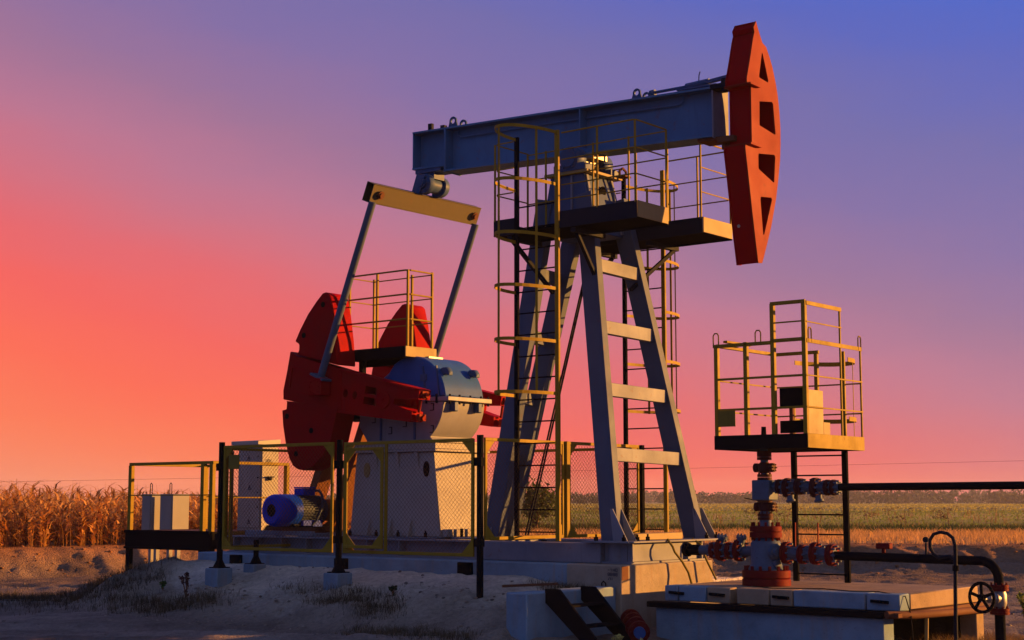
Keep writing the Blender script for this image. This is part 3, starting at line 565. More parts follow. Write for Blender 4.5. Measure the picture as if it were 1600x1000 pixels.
def leg(p, q, w=LW, d=.29):     # box-section leg with a proud flange on the well side
    m = MB(); p, q = Vector(p), Vector(q); dr = (q-p).normalized(); x = Vector((0, 1, 0)); y = dr.cross(x).normalized() * -1
    def sec(c, a0, a1, b0, b1): return [c + x*a0 + y*b0, c + x*a1 + y*b0, c + x*a1 + y*b1, c + x*a0 + y*b1]
    m.hexa(sec(p, -w/2, w/2, -d/2, d/2-.02) + sec(q, -w/2, w/2, -d/2, d/2-.02)); m.hexa(sec(p, -w/2-.02, w/2+.02, d/2-.018, d/2) + sec(q, -w/2-.02, w/2+.02, d/2-.018, d/2)); return m
for p, q, mt in ((A0, A1, 'dgrey'), (B0, B1, 'dgrey'), (C0, C1, 'dgrey'), (D0, D1, 'dgrey')): pj.part('leg', leg(p, q), mt, sp, .006)
def lerp(p, q, z): f = (z-p[2])/(q[2]-p[2]); return Vector(p) + (Vector(q)-Vector(p))*f
for z in (4.85, 3.97, 3.10, 2.22): a, b_ = lerp(C0, C1, z), lerp(D0, D1, z-.03); a.x -= .01; b_.x -= .01; pj.part('crossbar', MB().bar(a + Vector((.07, .06, 0)), b_ - Vector((-.07, .06, 0)), .10, .18), 'tan' if False else 'grey', sp, .004)
for z in (4.85, 3.97, 3.10, 2.22): a, b_ = lerp(A0, A1, z), lerp(B0, B1, z-.03); pj.part('crossbar', MB().bar(a + Vector((0, .11, 0)), b_ - Vector((0, .11, 0)), .12, .18), 'dgrey', sp, .004)
m = MB()
for t0 in (-1.0, 1.0):
    for dt_ in (-.1, .1): m.prism([(1.245, 1.088), (1.47, 1.088), (1.24, 1.50), (1.20, 1.50)], 't', t0+dt_-.008, t0+dt_+.008)
    m.prism([(t0+.14, 1.088), (t0+.36, 1.088), (t0+.12, 1.50)], 's', 1.15, 1.166) if t0 < 0 else None
m.prism([(-.45, 1.088), (.10, 1.088), (-.02, 1.30), (-.3, 1.30)], 's', -1.44, -1.424)
pj.each('foot_gusset', m, 'grey', sp)
m = MB(); 
for dt_ in (.05, .11): m.tube((-1.28, .20+dt_, 1.1), (.02, .36+dt_*.6, 5.9), .014, 6)
pj.each('brake_rod', m, 'dark', sp)
# walking beam (slightly down at the horse head)
TL = -.0366
def zb(s, z): return z + TL*(s+.0)
def bbox(m, s0, s1, t0, t1, z0, z1): return m.hexa([(s0, t0, zb(s0, z0)), (s1, t0, zb(s1, z0)), (s1, t1, zb(s1, z0)), (s0, t1, zb(s0, z0)), (s0, t0, zb(s0, z1)), (s1, t0, zb(s1, z1)), (s1, t1, zb(s1, z1)), (s0, t1, zb(s0, z1))])
BT, BB = 7.245, 6.555
m = MB(); bbox(m, -3.19, 2.28, -.19, .19, BT-.028, BT); bbox(m, -2.52, 2.28, -.19, .19, BB, BB+.028); bbox(m, -3.19, -2.52, -.19, .19, BB+.085, BB+.113)
bbox(m, -3.19, -2.53, -.012, .012, BB+.113, BT-.028); bbox(m, -2.52, 2.28, -.012, .012, BB+.028, BT-.028); bbox(m, -2.53, -2.50, -.19, .19, BB-.01, BT-.03)
wb = pj.part('walking_beam', m, 'beam')
m = MB()
for s in (-3.18, .06): bbox(m, s-.009, s+.009, -.183, -.014, BB+.115, BT-.03); bbox(m, s-.009, s+.009, .014, .183, BB+.115, BT-.03)
pj.each('stiffener', m, 'beam', wb)
m = MB(); bbox(m, 2.281, 2.305, -.20, .20, BB-.02, BT+.005); pj.part('end_plate', m, 'grey', wb, .003)
m = MB().path([(-2.36, -.03, zb(-2.36, 7.20)), (-2.36, -.05, zb(-2.36, 7.13)), (-2.30, -.05, zb(-2.3, 7.09)), (-1, -.05, zb(-1, 7.10)), (.5, -.05, zb(.5, 7.10)), (1.66, -.05, zb(1.66, 7.095)), (1.73, -.05, zb(1.7, 7.13)), (1.74, -.05, zb(1.74, 7.21))], .012, 6)
pj.part('grease_line', m, 'beam', wb)
def lug(m, s, t0, r):
    z0 = zb(s, BT); prof = [(s-r*1.35, z0), (s+r*1.35, z0), (s+r, z0+r*1.1)] + [(s + r*math.cos(a), z0+r*1.35 + r*math.sin(a)) for a in np.linspace(.3, math.pi-.3, 9)] + [(s-r, z0+r*1.1)]
    hole = [(s + r*.55*math.cos(a), z0 + r*1.35 + r*.55*math.sin(a)) for a in np.linspace(0, 2*math.pi, 13)[:-1]]
    return m.prism(prof, 't', t0-.012, t0+.012, [hole])
for s, t0, r in ((-2.40, -.12, .072), (-2.40, .12, .072), (1.02, -.12, .065), (1.02, .12, .065)): pj.part('lifting_lug', lug(MB(), s, t0, r), 'blue', wb)
m = MB(); bbox(m, -2.99, -2.91, -.05, .0, BT, BT+.14); bbox(m, -2.66, -2.58, -.13, -.06, BT, BT+.06); pj.each('stop_block', m, 'dark', wb)
m = MB().tube((1.28, -.05, 7.275), (1.78, -.03, 7.275), .022, 8).tube((1.20, -.05, 7.275), (1.28, -.05, 7.275), .045, 8).tube((1.78, -.03, 7.275), (2.15, -.03, 7.285), .045, 10).bar((2.1, -.03, 7.28), (2.62, -.2, 7.25), .06, .045).path([(1.98, -.03, 7.31), (2.03, -.1, 7.38), (2.06, -.12, 7.42)], .008, 5)
bbox(m, 1.7, 2.33, -.16, .16, BT+.02, BT+.045); pj.part('turnbuckle', m, 'blue', wb)
m = MB(); bbox(m, 2.02, 2.50, -.15, .17, BB-.045, BB-.004); m.box((2.45, -.35, 6.33), (2.7, -.08, 6.40)).tube((2.50, -.22, 6.26), (2.50, -.22, 6.42), .05, 10); pj.part('hinge_bracket', m, 'rust', wb)
m = MB().box((2.32, -.30, 7.09), (2.66, -.02, 7.15)).tube((2.50, -.22, 7.04), (2.50, -.22, 7.22), .05, 10); pj.part('hinge_bracket', m, 'dark', wb)
# horse head, swung open on its hinge
HO = [(-.10, 7.96), (-.045, 7.86), (.0, 7.79), (.06, 7.70), (.16, 7.665), (.25, 7.54), (.32, 7.42), (.40, 7.22), (.45, 7.05), (.485, 6.85), (.505, 6.62), (.50, 6.40), (.478, 6.17), (.42, 5.90), (.35, 5.63), (.20, 5.22), (.08, 4.97), (-.02, 4.77), (-.06, 4.70), (-.16, 4.69),
      (-.22, 4.98), (-.30, 5.40), (-.38, 5.85), (-.44, 6.16), (-.44, 6.22), (-.27, 6.26), (-.27, 7.03), (-.37, 7.07), (-.37, 7.13), (-.28, 7.40), (-.19, 7.70), (-.15, 7.80), (-.17, 7.86)]
HH = [[(.04, 7.562), (-.05, 7.215), (-.03, 7.20), (.185, 7.18), (.20, 7.21), (.06, 7.55)], [(-.05, 6.875), (.285, 6.90), (.315, 6.87), (.365, 6.52), (.35, 6.50), (-.06, 6.545), (-.065, 6.56)],
      [(-.09, 6.16), (.32, 6.215), (.345, 6.19), (.305, 5.84), (.285, 5.83), (-.09, 5.945), (-.11, 5.97), (-.11, 6.13)], [(-.06, 5.585), (.215, 5.615), (.235, 5.59), (.01, 5.09), (-.02, 5.08), (-.075, 5.55)]]
HH[1] = [(-.05, 6.875), (.285, 6.935), (.315, 6.91), (.367, 6.51), (.35, 6.495), (-.05, 6.545), (-.062, 6.56)]
hh = pj.part('horse_head', MB().prism(HO, 's', 2.905, 2.93, HH), 'orange')
pj.part('side_plate', MB().prism(HO, 's', 2.60, 2.622), 'red', hh)
def shell(pl, s0, s1, inset=.012, th=.014):
    m = MB(); n = len(pl); cx, cz = 0.02, 6.3
    for i in range(n-1):
        (a, b_), (c_, d) = pl[i], pl[i+1]; L_ = math.hypot(c_-a, d-b_); nx_, nz_ = -(d-b_)/L_, (c_-a)/L_
        if (cx-a)*nx_ + (cz-b_)*nz_ < 0: nx_, nz_ = -nx_, -nz_
        e = [(a+nx_*inset, b_+nz_*inset), (c_+nx_*inset, d+nz_*inset), (c_+nx_*(inset+th), d+nz_*(inset+th)), (a+nx_*(inset+th), b_+nz_*(inset+th))]
        m.add([(s0, *q) for q in e] + [(s1, *q) for q in e], [(0, 1, 2, 3), (7, 6, 5, 4), (0, 4, 5, 1), (1, 5, 6, 2), (2, 6, 7, 3), (3, 7, 4, 0)])
    return m
pj.part('arc_plate', shell(HO[:20], 2.624, 2.903), 'red', hh)
pj.part('back_plate', shell(HO[19:] + HO[:1], 2.624, 2.903, .006), 'red', hh)
pj.part('hinge_plate', MB().box((2.585, -.40, 6.225), (2.99, -.12, 6.255)), 'orange', hh, .003)
pj.part('hinge_plate', MB().box((2.585, -.38, 7.035), (2.99, -.12, 7.062)), 'orange', hh, .003)
pj.part('bore', MB().lathe((2.70, -.258, 5.19), (0, 1, 0), [(0, .022), (.02, .022)], 12), 'white', hh)
# saddle bearings
for tc in (-.33, .33):
    br = pj.part('saddle_bearing', MB().lathe((.05, tc-.11, 6.45), (0, 1, 0), [(0, .10), (.0, .16), (.02, .175), (.20, .175), (.22, .16), (.22, .1)], 24).box((-.22, tc-.10, 6.263), (.32, tc+.10, 6.36)), 'blue')
    pj.part('bearing_cap', MB().lathe((.05, tc-.13, 6.45), (0, 1, 0), [(0, .10), (.0, .135), (.018, .14)], 24).bolts((.05, tc-.112, 6.45), (0, -1, 0), .157, 6, .016, .025), 'blue', br)
pj.part('axle', MB().tube((.05, -.22, 6.45), (.05, .22, 6.45), .09, 16).box((-.18, -.19, 6.47), (.28, .19, 6.545)), 'steel')
m = MB().path([(.38, .36, 6.28), (.38, .36, 6.36), (.38, .44, 6.40), (.38, .52, 6.36), (.38, .52, 6.28)], .02, 6).box((.30, .34, 6.263), (.46, .54, 6.285)); pj.part('grease_pump', m, 'rust', sp)
# equalizer and pitman rods
PT, PB = Vector((-3.07, 0, 6.06)), Vector((-4.12, 0, 3.50)); PD = (PB-PT).normalized(); PN = Vector((-PD.z, 0, PD.x))
if PN.x < 0: PN = -PN
def eqp(u, tt, v): return Vector((-2.98, 0, 6.34)) + PD*u + PN*(v) + Vector((0, tt, 0))
def eqbox(m, u0, u1, t0, t1, v0, v1): return m.hexa([eqp(u1, t0, v0), eqp(u1, t0, v1), eqp(u1, t1, v1), eqp(u1, t1, v0), eqp(u0, t0, v0), eqp(u0, t0, v1), eqp(u0, t1, v1), eqp(u0, t1, v0)])
m = MB(); eqbox(m, .012, .288, -1.25, 1.25, -.012, 0); eqbox(m, 0, .012, -1.25, 1.25, -.16, .008); eqbox(m, .288, .30, -1.25, 1.25, -.16, .008); eqbox(m, .012, .288, -1.25, 1.25, -.16, -.148)
eq = pj.part('equalizer', m, 'tan', bev=.002)
for t0 in (-1.08, 1.12): pj.part('pin', MB().lathe(eqp(.15, t0, -.17), PN, [(0, .05), (.19, .05), (.19, .065), (.215, .065), (.215, .04), (.235, .04)], 14), 'rust', eq)
m = MB()
for t0 in (-.23, .23): m.hexa([eqp(0, t0-.03, -.16), eqp(0, t0+.03, -.16), eqp(0, t0+.03, .0), eqp(0, t0-.03, .0), Vector((-3.03, t0-.03, 6.66)), Vector((-3.03, t0+.03, 6.66)), Vector((-2.86, t0+.03, 6.62)), Vector((-2.86, t0-.03, 6.62))])
pj.each('trunnion_bracket', m, 'blue', eq)
m = MB().lathe((-2.92, -.30, 6.50), (0, 1, 0), [(0, .05), (.02, .055), (.02, .075), (.07, .075), (.07, .15), (.09, .16), (.17, .16), (.18, .12), (.42, .12), (.43, .16), (.51, .16), (.53, .15), (.53, .075), (.6, .07)], 24).bolts((-2.92, -.235, 6.5), (0, -1, 0), .12, 6, .014, .02).box((-3.05, -.12, 6.58), (-2.79, .12, 6.69)).box((-3.14, -.17, 6.685), (-2.62, .17, 6.755))
pj.part('tail_bearing', m, 'blue', eq)
for sg in (-1, 1):
    pr = pj.part('pitman_rod', MB().path([PT + Vector((0, 1.2*sg, 0)) - PD*.02, PB + Vector((0, 1.2*sg, 0))], .058, 14), 'dgrey')
    bm_ = PB + Vector((0, 1.2*sg, 0)); m = MB(); x = PN*.15; y = Vector((0, .1, 0)); d = PD*.035
    m.hexa([bm_-x-y+d, bm_+x-y+d, bm_+x+y+d, bm_-x+y+d, bm_-x-y, bm_+x-y, bm_+x+y, bm_-x+y]); pj.part('foot_flange', m, 'dgrey', pr, .004)
# cranks, counterweights
CK = Vector((-2.93, 0, 3.10)); UD = Vector((-.984, 0, .178)); VD = Vector((.178, 0, .984))
def ck(u, v): p = CK + UD*u + VD*v; return (p.x, p.z)
OUTL = [(-4.23, 4.80), (-4.14, 4.815), (-4.05, 4.76), (-3.97, 4.46), (-3.90, 4.06), (-3.86, 3.70), (-3.85, 3.30), (-3.88, 2.95), (-4.0, 2.50), (-4.15, 2.30), (-4.36, 2.14), (-4.58, 2.07), (-4.71, 2.09), (-4.82, 2.15), (-4.91, 2.27), (-5.0, 2.52), (-5.06, 2.78), (-5.085, 3.02)]
UPPER = [(-4.23, 4.80), (-4.14, 4.815), (-4.05, 4.76), (-3.97, 4.46), (-3.90, 4.06), (-3.86, 3.66), (-4.80, 3.88), (-4.74, 3.93), (-4.735, 4.04), (-4.83, 4.09), (-4.72, 4.27), (-4.55, 4.50), (-4.36, 4.69)]
LOWER = [(-3.85, 3.02), (-3.90, 2.86), (-4.0, 2.52), (-4.15, 2.30), (-4.36, 2.14), (-4.58, 2.07), (-4.71, 2.09), (-4.82, 2.15), (-4.91, 2.27), (-5.0, 2.52), (-5.06, 2.78), (-5.085, 3.015), (-4.99, 3.03), (-4.98, 3.145), (-5.0, 3.16)]
MID = [(-3.80, 3.60), (-4.80, 3.86), (-4.94, 3.94), (-5.01, 3.63), (-5.09, 3.33), (-5.085, 3.19), (-4.98, 3.17), (-3.80, 2.97)]
def mirror_part(name, mb_fn, mat, parent_of, bev=0, **kw):
    res = []
    for sg in (-1, 1): res.append(pj.part(name, mb_fn(sg), mat, parent_of[(sg+1)//2] if parent_of else None, bev, **kw))
    return res
def pr(poly, a, b_): return lambda sg: MB().prism(poly, 't', min(sg*a, sg*b_), max(sg*a, sg*b_))
ARM = [ck(1.02, .34), ck(-.66, .25), ck(-.70, .24), ck(-.70, .10), ck(-.60, .09), ck(-.22, .04), ck(-.22, -.04), ck(-.60, -.09), ck(-.62, -.23), ck(-.58, -.25), ck(1.02, -.33)]
def armfn(sg):
    hs = [[ck(u0 + .05*math.cos(a), -.02 + .066*math.sin(a)) for a in np.linspace(0, 2*math.pi, 17)[:-1]] for u0 in (.80, .60)]
    hs += [[ck(.40, .15), ck(.14, .15), ck(.14, .04), ck(.40, .04)], [ck(.40, -.01), ck(.14, -.01), ck(.14, -.12), ck(.40, -.12)]]
    m = MB().prism(ARM, 't', min(sg*.85, sg*1.07), max(sg*.85, sg*1.07), hs); m.prism(ARM, 't', min(sg*.82, sg*.848), max(sg*.82, sg*.848))
    for sv in (1, -1):
        a, b_, c_ , d = ck(1.0, sv*.335-.03*sv), ck(-.62, sv*.245-.03*sv), ck(-.62, sv*.245), ck(1.0, sv*.335); m.prism([a, b_, c_, d], 't', min(sg*1.072, sg*1.10), max(sg*1.072, sg*1.10))
    return m
cr = mirror_part('crank', armfn, 'red', None)
def clampfn(sg):
    m = MB()
    for sv in (1, -1):
        p = ck(-.655, sv*.17); m.lathe((p[0], sg*.95, p[1]), (1, 0, -.18), [(0, .06), (.06, .06), (.06, .04), (.11, .04)], 8)
        p = ck(-.68, sv*.17 ); m.box((p[0]-.01, min(sg*.88, sg*1.02), p[1]-.05), (p[0]+.05, max(sg*.88, sg*1.02), p[1]+.05))
    a, b_ = ck(-.64, .1), ck(-.64, -.1); m.tube((a[0], sg*.95, a[1]), (b_[0], sg*.95, b_[1]), .022, 8); return m
mirror_part('clamp_bolt', clampfn, 'orange', cr)
mirror_part('shaft_hub', lambda sg: MB().lathe((CK.x, sg*1.072, CK.z), (0, sg, 0), [(0, .14), (.02, .14), (.02, .11), (.012, .10), (.012, .03), (.03, .03)], 24), 'red', cr)
mirror_part('crank_head', pr(MID, .80, 1.085), 'red', cr, .01)
mirror_part('wrist_pin_block', lambda sg: MB().box((-4.30, min(sg*1.09, sg*1.30), 3.20), (-4.02, max(sg*1.09, sg*1.30), 3.47)).bolts((-4.16, sg*1.30, 3.33), (0, sg, 0), .1, 8, .014, .02), 'red', cr, .01)
def headfn(sg):
    m = MB(); a, b_ = min(sg*1.087, sg*1.10), max(sg*1.087, sg*1.10)
    m.prism([(-4.90, 3.72), (-4.40, 3.60), (-4.40, 3.56), (-4.92, 3.68)], 't', a, b_).prism([(-4.96, 3.36), (-4.40, 3.24), (-4.40, 3.20), (-4.97, 3.32)], 't', a, b_).prism([(-4.92, 3.68), (-4.87, 3.67), (-4.92, 3.36), (-4.97, 3.36)], 't', a, b_); return m
mirror_part('rib', headfn, 'red', cr)
cw = mirror_part('counterweight', pr(UPPER, .70, 1.10), 'red', cr, .02); cw2 = mirror_part('counterweight', pr(LOWER, .70, 1.10), 'red', cr, .02)
def cwb(sg):
    m = MB()
    for u, v in ((-4.2, 4.62), (-4.62, 4.17), (-4.97, 2.92), (-4.42, 2.68), (-4.75, 2.33)): m.lathe((u, sg*1.10, v), (0, sg, 0), [(0, .045), (.006, .045)], 10)
    return m
# ------------------------------------------------------------------ gearbox on its pedestal
mirror_part('bolt_pocket', cwb, 'hole', cr)
ped = pj.part('gearbox_pedestal', MB().hexa([(-4.04, -.62, 1.075), (-2.17, -.62, 1.075), (-2.17, .55, 1.075), (-4.04, .55, 1.075), (-3.93, -.60, 2.33), (-2.34, -.60, 2.33), (-2.34, .53, 2.33), (-3.93, .53, 2.33)]), 'ped', bev=.012)
pj.part('top_flange', MB().box((-4.02, -.66, 2.333), (-2.25, .6, 2.37)).box((-3.98, -.63, 2.373), (-2.28, .57, 2.46)).box((-4.0, -.65, 2.463), (-2.26, .59, 2.495)), 'ped', ped, .004)
pj.part('bottom_flange', MB().box((-4.2, -.78, 1.06), (-2.10, .70, 1.073)), 'grey', ped)
pj.part('end_cleat', MB().box((-2.155, -.60, 1.08), (-2.06, .5, 1.19)), 'ped', ped, .004)
m = MB()
for s in (-3.60, -3.15, -2.75):
    m.prism([(-.635, 1.35), (-.72, 1.076), (-.625, 1.076)], 's', s-.008, s+.008)
    m.prism([(-.605, 2.06), (-.66, 2.33), (-.605, 2.33)], 's', s+.1-.03, s+.1+.03)
pj.each('web_gusset', m, 'ped', ped)
def oval(s, z, rx, rz): return [(s + rx*math.cos(a), z + rz*math.sin(a)) for a in np.linspace(0, 2*math.pi, 21)[:-1]]
pj.part('hand_hole', MB().prism(oval(-3.69, 2.07, .062, .115), 't', -.622, -.603), 'cream', ped)
pj.part('hand_hole', MB().prism(oval(-2.47, 2.075, .055, .115), 't', -.622, -.603), 'hole', ped)
m = MB()
for s in (-3.95, -3.4, -2.95, -2.4): m.tube((s, -.70, 1.074), (s, -.70, 1.14), .026, 6).tube((s, -.70, 1.13), (s, -.70, 1.17), .013, 6)
for t0 in (-.35, -.1, .2): m.tube((-2.0, t0, 1.07), (-2.0, t0, 1.2), .025, 6)
pj.part('anchor_bolts', m, 'black', ped, kind='stuff')
GR = .69
def arc(a0, a1, n, r=GR): return [(CK.x + r*math.cos(R(a)), CK.z + r*math.sin(R(a))) for a in np.linspace(a0, a1, n)]
up = [(-3.62, 3.155), (-3.62, 3.30)] + arc(122, 8, 18) + [(CK.x+GR+.005, 3.155)]
gb = pj.part('gearbox', MB().prism([(-3.98, 3.075), (-3.98, 2.75), (-3.80, 2.50)] + [(-2.45, 2.50)] + arc(-52, -3, 10) + [(CK.x+GR, 3.075)], 't', -.50, .46), 'drum', bev=.02)
pj.part('gear_cover', MB().prism(up, 't', -.46, .44), 'bluel', gb, .02)
pj.part('gear_cover', MB().prism([(-4.0, 3.155), (-4.0, 3.22), (-3.35, 3.62), (-2.98, 3.775), (-2.80, 3.775), (-2.80, 3.155)], 't', -.43, .42), 'bluel', gb, .03)
pj.part('split_flange', MB().box((-4.08, -.515, 3.083), (CK.x+GR+.11, .50, 3.148)), 'drum', gb, .006)
m = MB()
for s in (-2.62, -2.35, -3.3): m.bar((s, -.468, 3.16), (s-.06, -.468, 3.62 if s > -3.2 else 3.3), .022, .03, (0, 1, 0))
m.bar((-2.80, -.51, 2.52), (-2.80, -.51, 3.07), .03, .03, (0, 1, 0)).bar((-3.5, -.51, 2.52), (-3.5, -.51, 3.07), .03, .03, (0, 1, 0))
pj.each('rib', m, 'blue', gb)
m = MB()
for s in np.arange(-3.95, -2.2, .2): m.tube((s, -.53, 3.05), (s, -.53, 3.19), .017, 6)
for t0 in (-.42, -.2, .05, .3, .47): m.tube((CK.x+GR+.06, t0, 3.04), (CK.x+GR+.06, t0, 3.185), .017, 6)
pj.part('flange_bolts', m, 'dark', gb, kind='stuff')
for t0 in (-.33, .30):
    a = R(35); p = (CK.x + GR*math.cos(a), CK.z + GR*math.sin(a))
    m = MB().prism([(p[0]-.05, p[1]-.04), (p[0]+.06, p[1]+.0), (p[0]+.12, p[1]-.03), (p[0]+.13, p[1]+.03), (p[0]+.08, p[1]+.10), (p[0]-.02, p[1]+.10), (p[0]-.08, p[1]+.05)], 't', t0-.05, t0+.05); pj.part('lifting_hook', m, 'blue', gb, .012)
for t0 in (-.30, .25): pj.part('lifting_hook', MB().box((CK.x+GR-.02, t0-.05, 2.93), (CK.x+GR+.09, t0+.05, 3.08)), 'blue', gb, .015)
pj.part('inspection_cover', MB().box((-2.73, -.48, 3.40), (-2.60, -.462, 3.50)), 'blue', gb, .005)
pj.part('breather', MB().box((-3.05, -.2, 3.765), (-2.80, .12, 3.80)).tube((-3.1, -.1, 3.76), (-3.1, -.1, 3.84), .04, 10), 'steel', gb)
m = MB()
for s, z in ((-3.35, 2.62), (-3.05, 2.72), (-2.5, 2.62), (-2.5, 2.95), (-3.7, 2.8)): m.bar((s, -.505, z), (s+.07, -.505, z), .012, .012).bar((s+.07, -.505, z), (s+.07, -.505, z+.10), .012, .012).bar((s+.07, -.505, z+.1), (s+.02, -.505, z+.1), .012, .012)
pj.part('oil_pipes', m, 'dark', gb, kind='stuff')
pj.part('slow_shaft', MB().tube((CK.x, -.84, CK.z), (CK.x, .84, CK.z), .13, 20).lathe((CK.x, -.56, CK.z), (0, 1, 0), [(0, .2), (.06, .22)], 20), 'red', gb)
pj.part('input_shaft', MB().tube((-4.0, .05, 2.95), (-4.62, .05, 2.95), .09, 14).tube((-4.45, -.38, 2.95), (-4.45, .45, 2.95), .07, 14), 'dark', gb)
# ------------------------------------------------------------------ caged ladders of the upper platforms
def caged(sg, label, z0, ztop, hoops, strap_z, post_mat, zr0):
    t0 = 1.3*sg; t = Thing('caged_ladder', label, 'ladder', (.15, t0, z0), 'caged ladders')
    for s in (-.20, .50): t.part('rail', MB().box((s-.032, t0-.022, z0), (s+.032, t0+.022, ztop)), post_mat if s < 0 else 'yellow', bev=.004)
    rm = None; k = 0; z = zr0
    while z < ztop-.9:
        if rm is None: r0 = t.part('rung', MB().tube((-.165, t0, z), (.465, t0, z), .011, 6), 'black'); rm = (r0.data, z)
        else: t.again('rung', rm[0], (0, 0, z - rm[1]))
        z += .2955; k += 1
    def pt(a, r=.0): return (.15 + (.36+r)*math.cos(a), t0 + sg*(.80+r)*math.sin(a)*(1 if math.sin(a) > 0 else 0))
    hm = None
    for z in hoops:
        if hm is None:
            m = MB(); n = 18
            P_ = [pt(math.pi*i/n) for i in range(n+1)]; Pi = [pt(math.pi*i/n, -.008) for i in range(n+1)]
            for i in range(n): a, b_, c_, d = P_[i], P_[i+1], Pi[i+1], Pi[i]; m.hexa([(*a, z-.022), (*b_, z-.022), (*c_, z-.022), (*d, z-.022), (*a, z+.022), (*b_, z+.022), (*c_, z+.022), (*d, z+.022)])
            h0 = t.part('cage_hoop', m, 'yellow'); hm = (h0.data, z)
        else: t.again('cage_hoop', hm[0], (0, 0, z-hm[1]))
    for a in (R(30), R(95), R(140)):
        x, y = pt(a, -.014); t.part('cage_strap', MB().bar((x, y, strap_z[0]), (x, y, strap_z[1]), .034, .007, (math.cos(a), math.sin(a)*2.2*sg, 0)), 'yellow')
    return t
caged(-1, 'black and yellow caged ladder on the near side of the pump jack', 1.075, 6.62, (6.585, 5.865, 5.144, 4.438, 3.724, 3.025), (3.0, 6.61), 'black', 1.19)
caged(1, 'partly hidden caged ladder on the far side of the pump jack', .82, 6.50, (6.36, 5.143, 4.377, 3.645, 2.937), (2.91, 6.39), 'black', 1.19)
def upper_platform(sg, label, s0, s1, zt, open_s, tin):
    t0, t1 = (1.3*sg, tin*sg); lo, hi = min(t0, t1), max(t0, t1); t = Thing('service_platform', label, 'platform', ((s0+s1)/2, (lo+hi)/2, zt-.2), 'upper service platforms')
    m = MB().box((s0, lo, zt-.205), (s1, hi, zt-.20))
    for s in np.arange(s0+.02, s1, .055): m.box((s, lo+.02, zt-.20), (s+.006, hi-.02, zt-.165))
    t.part('deck_grating', m, 'black')
    a, b_ = open_s
    for p, q in (((s0, lo), (s1, hi)),):
        for u0, u1 in ((s0, a), (b_, s1)): t.part('toe_board', MB().box((u0, t0-.008 if sg > 0 else t0-.008, zt-.23), (u1, t0+.008, zt)), 'dark', bev=.003)
        t.part('toe_board', MB().box((s0, t1-.008, zt-.23), (s1, t1+.008, zt)), 'dark', bev=.003)
        t.part('toe_board', MB().box((s1-.004, lo+.01, zt-.215), (s1+.012, hi-.01, zt+.002)), 'cream', bev=.003)
        t.part('toe_board', MB().box((s0-.012, lo+.01, zt-.215), (s0+.004, hi-.01, zt)), 'dark', bev=.003)
    m = MB()
    for s in (max(s0+.25, -.35), .75): m.box((s-.04, lo+.02, zt-.30), (s+.04, hi-.02, zt-.235)).bar((s, t0*.92, zt-.30), (s*.75, t1*.7, zt-.95), .05, .05)
    t.part('bracket', m, 'dark')
    zr = zt + 1.08; r = .012; d = .25*(1 if t1 > t0 else -1)
    pst = [(s1-.02, t0), (s1-.02, t1), ((b_+s1)/2, t0), ((b_+s1)/2, t1), (s0+.02, t0), (s0+.02, t1)]
    if a < b_: pst += [(b_ + .03, t1), (a-.02, t1)]
    for s, tt in pst: t.part('rail_post', MB().box((s-.011, tt-.011, zt-.02), (s+.011, tt+.011, zr)), 'yellow')
    for z in (zr, zr-.37, zr-.72):
        t.part('handrail', MB().path([(b_+.04, t0, z), (s1-.06, t0, z), (s1-.02, t0 + .04*(1 if d > 0 else -1), z), (s1-.02, t1, z)], r if z == zr else .010, 7), 'yellow')
        t.part('handrail', MB().path([(s0+.02, t1, z-.02), (s1-.03, t1, z-.02)], .010, 7), 'yellow') if sg < 0 else None
        t.part('handrail', MB().path([(a-.02, t0, z), (s0+.06, t0, z), (s0+.02, t0+d*.2, z), (s0+.02, t1, z)], .010, 7), 'yellow')
    return t
upper_platform(-1, 'dark railed service platform on the near side below the walking beam', -.61, 1.80, 5.49, (-.24, .54), .56)
upper_platform(1, 'dark railed service platform on the far side next to the red horse head', -.61, 1.68, 5.545, (-.24, .54), .50)
# platform over the gearbox
t = Thing('gearbox_platform', 'small railed platform above the gearbox between the two counterweights', 'platform', (-3.5, -.3, 3.9))
zt = 3.93
m = MB().box((-4.20, -.66, zt-.15), (-2.86, -.03, zt-.145))
for s in np.arange(-4.18, -2.88, .05): m.box((s, -.64, zt-.145), (s+.006, -.05, zt-.11))
t.part('deck_grating', m, 'black')
t.part('toe_board', MB().box((-4.20, -.68, zt-.17), (-2.86, -.664, zt)), 'black'); t.part('toe_board', MB().box((-4.20, -.026, zt-.17), (-2.86, -.01, zt)), 'black')
t.part('toe_board', MB().box((-2.858, -.68, zt-.16), (-2.842, .02, zt)), 'cream', bev=.003)
t.part('support', MB().box((-4.0, -.5, 3.3), (-3.92, -.42, zt-.15)).box((-3.0, -.2, 3.6), (-2.92, -.1, zt-.15)).bar((-4.1, -.3, zt-.2), (-2.9, -.3, zt-.2), .08, .08), 'black')
PS = [(-4.12, -.60), (-3.52, -.60), (-2.88, -.60), (-2.88, -.05), (-4.12, -.05), (-3.3, -.05)]
for s, tt in PS: t.part('rail_post', MB().box((s-.016, tt-.016, zt-.02), (s+.016, tt+.016, zt+1.17 + (.0 if tt < -.3 else .02))), 'yellow')
for z in (zt+1.17, zt+.80, zt+.42):
    t.part('handrail', MB().path([(-4.12, -.60, z), (-2.94, -.60, z), (-2.88, -.54, z), (-2.88, -.05, z)], .014, 7), 'yellow')
    t.part('handrail', MB().path([(-4.12, -.60, z-.02), (-4.12, -.05, z-.02), (-2.88, -.05, z-.02)], .010, 7), 'yellow')

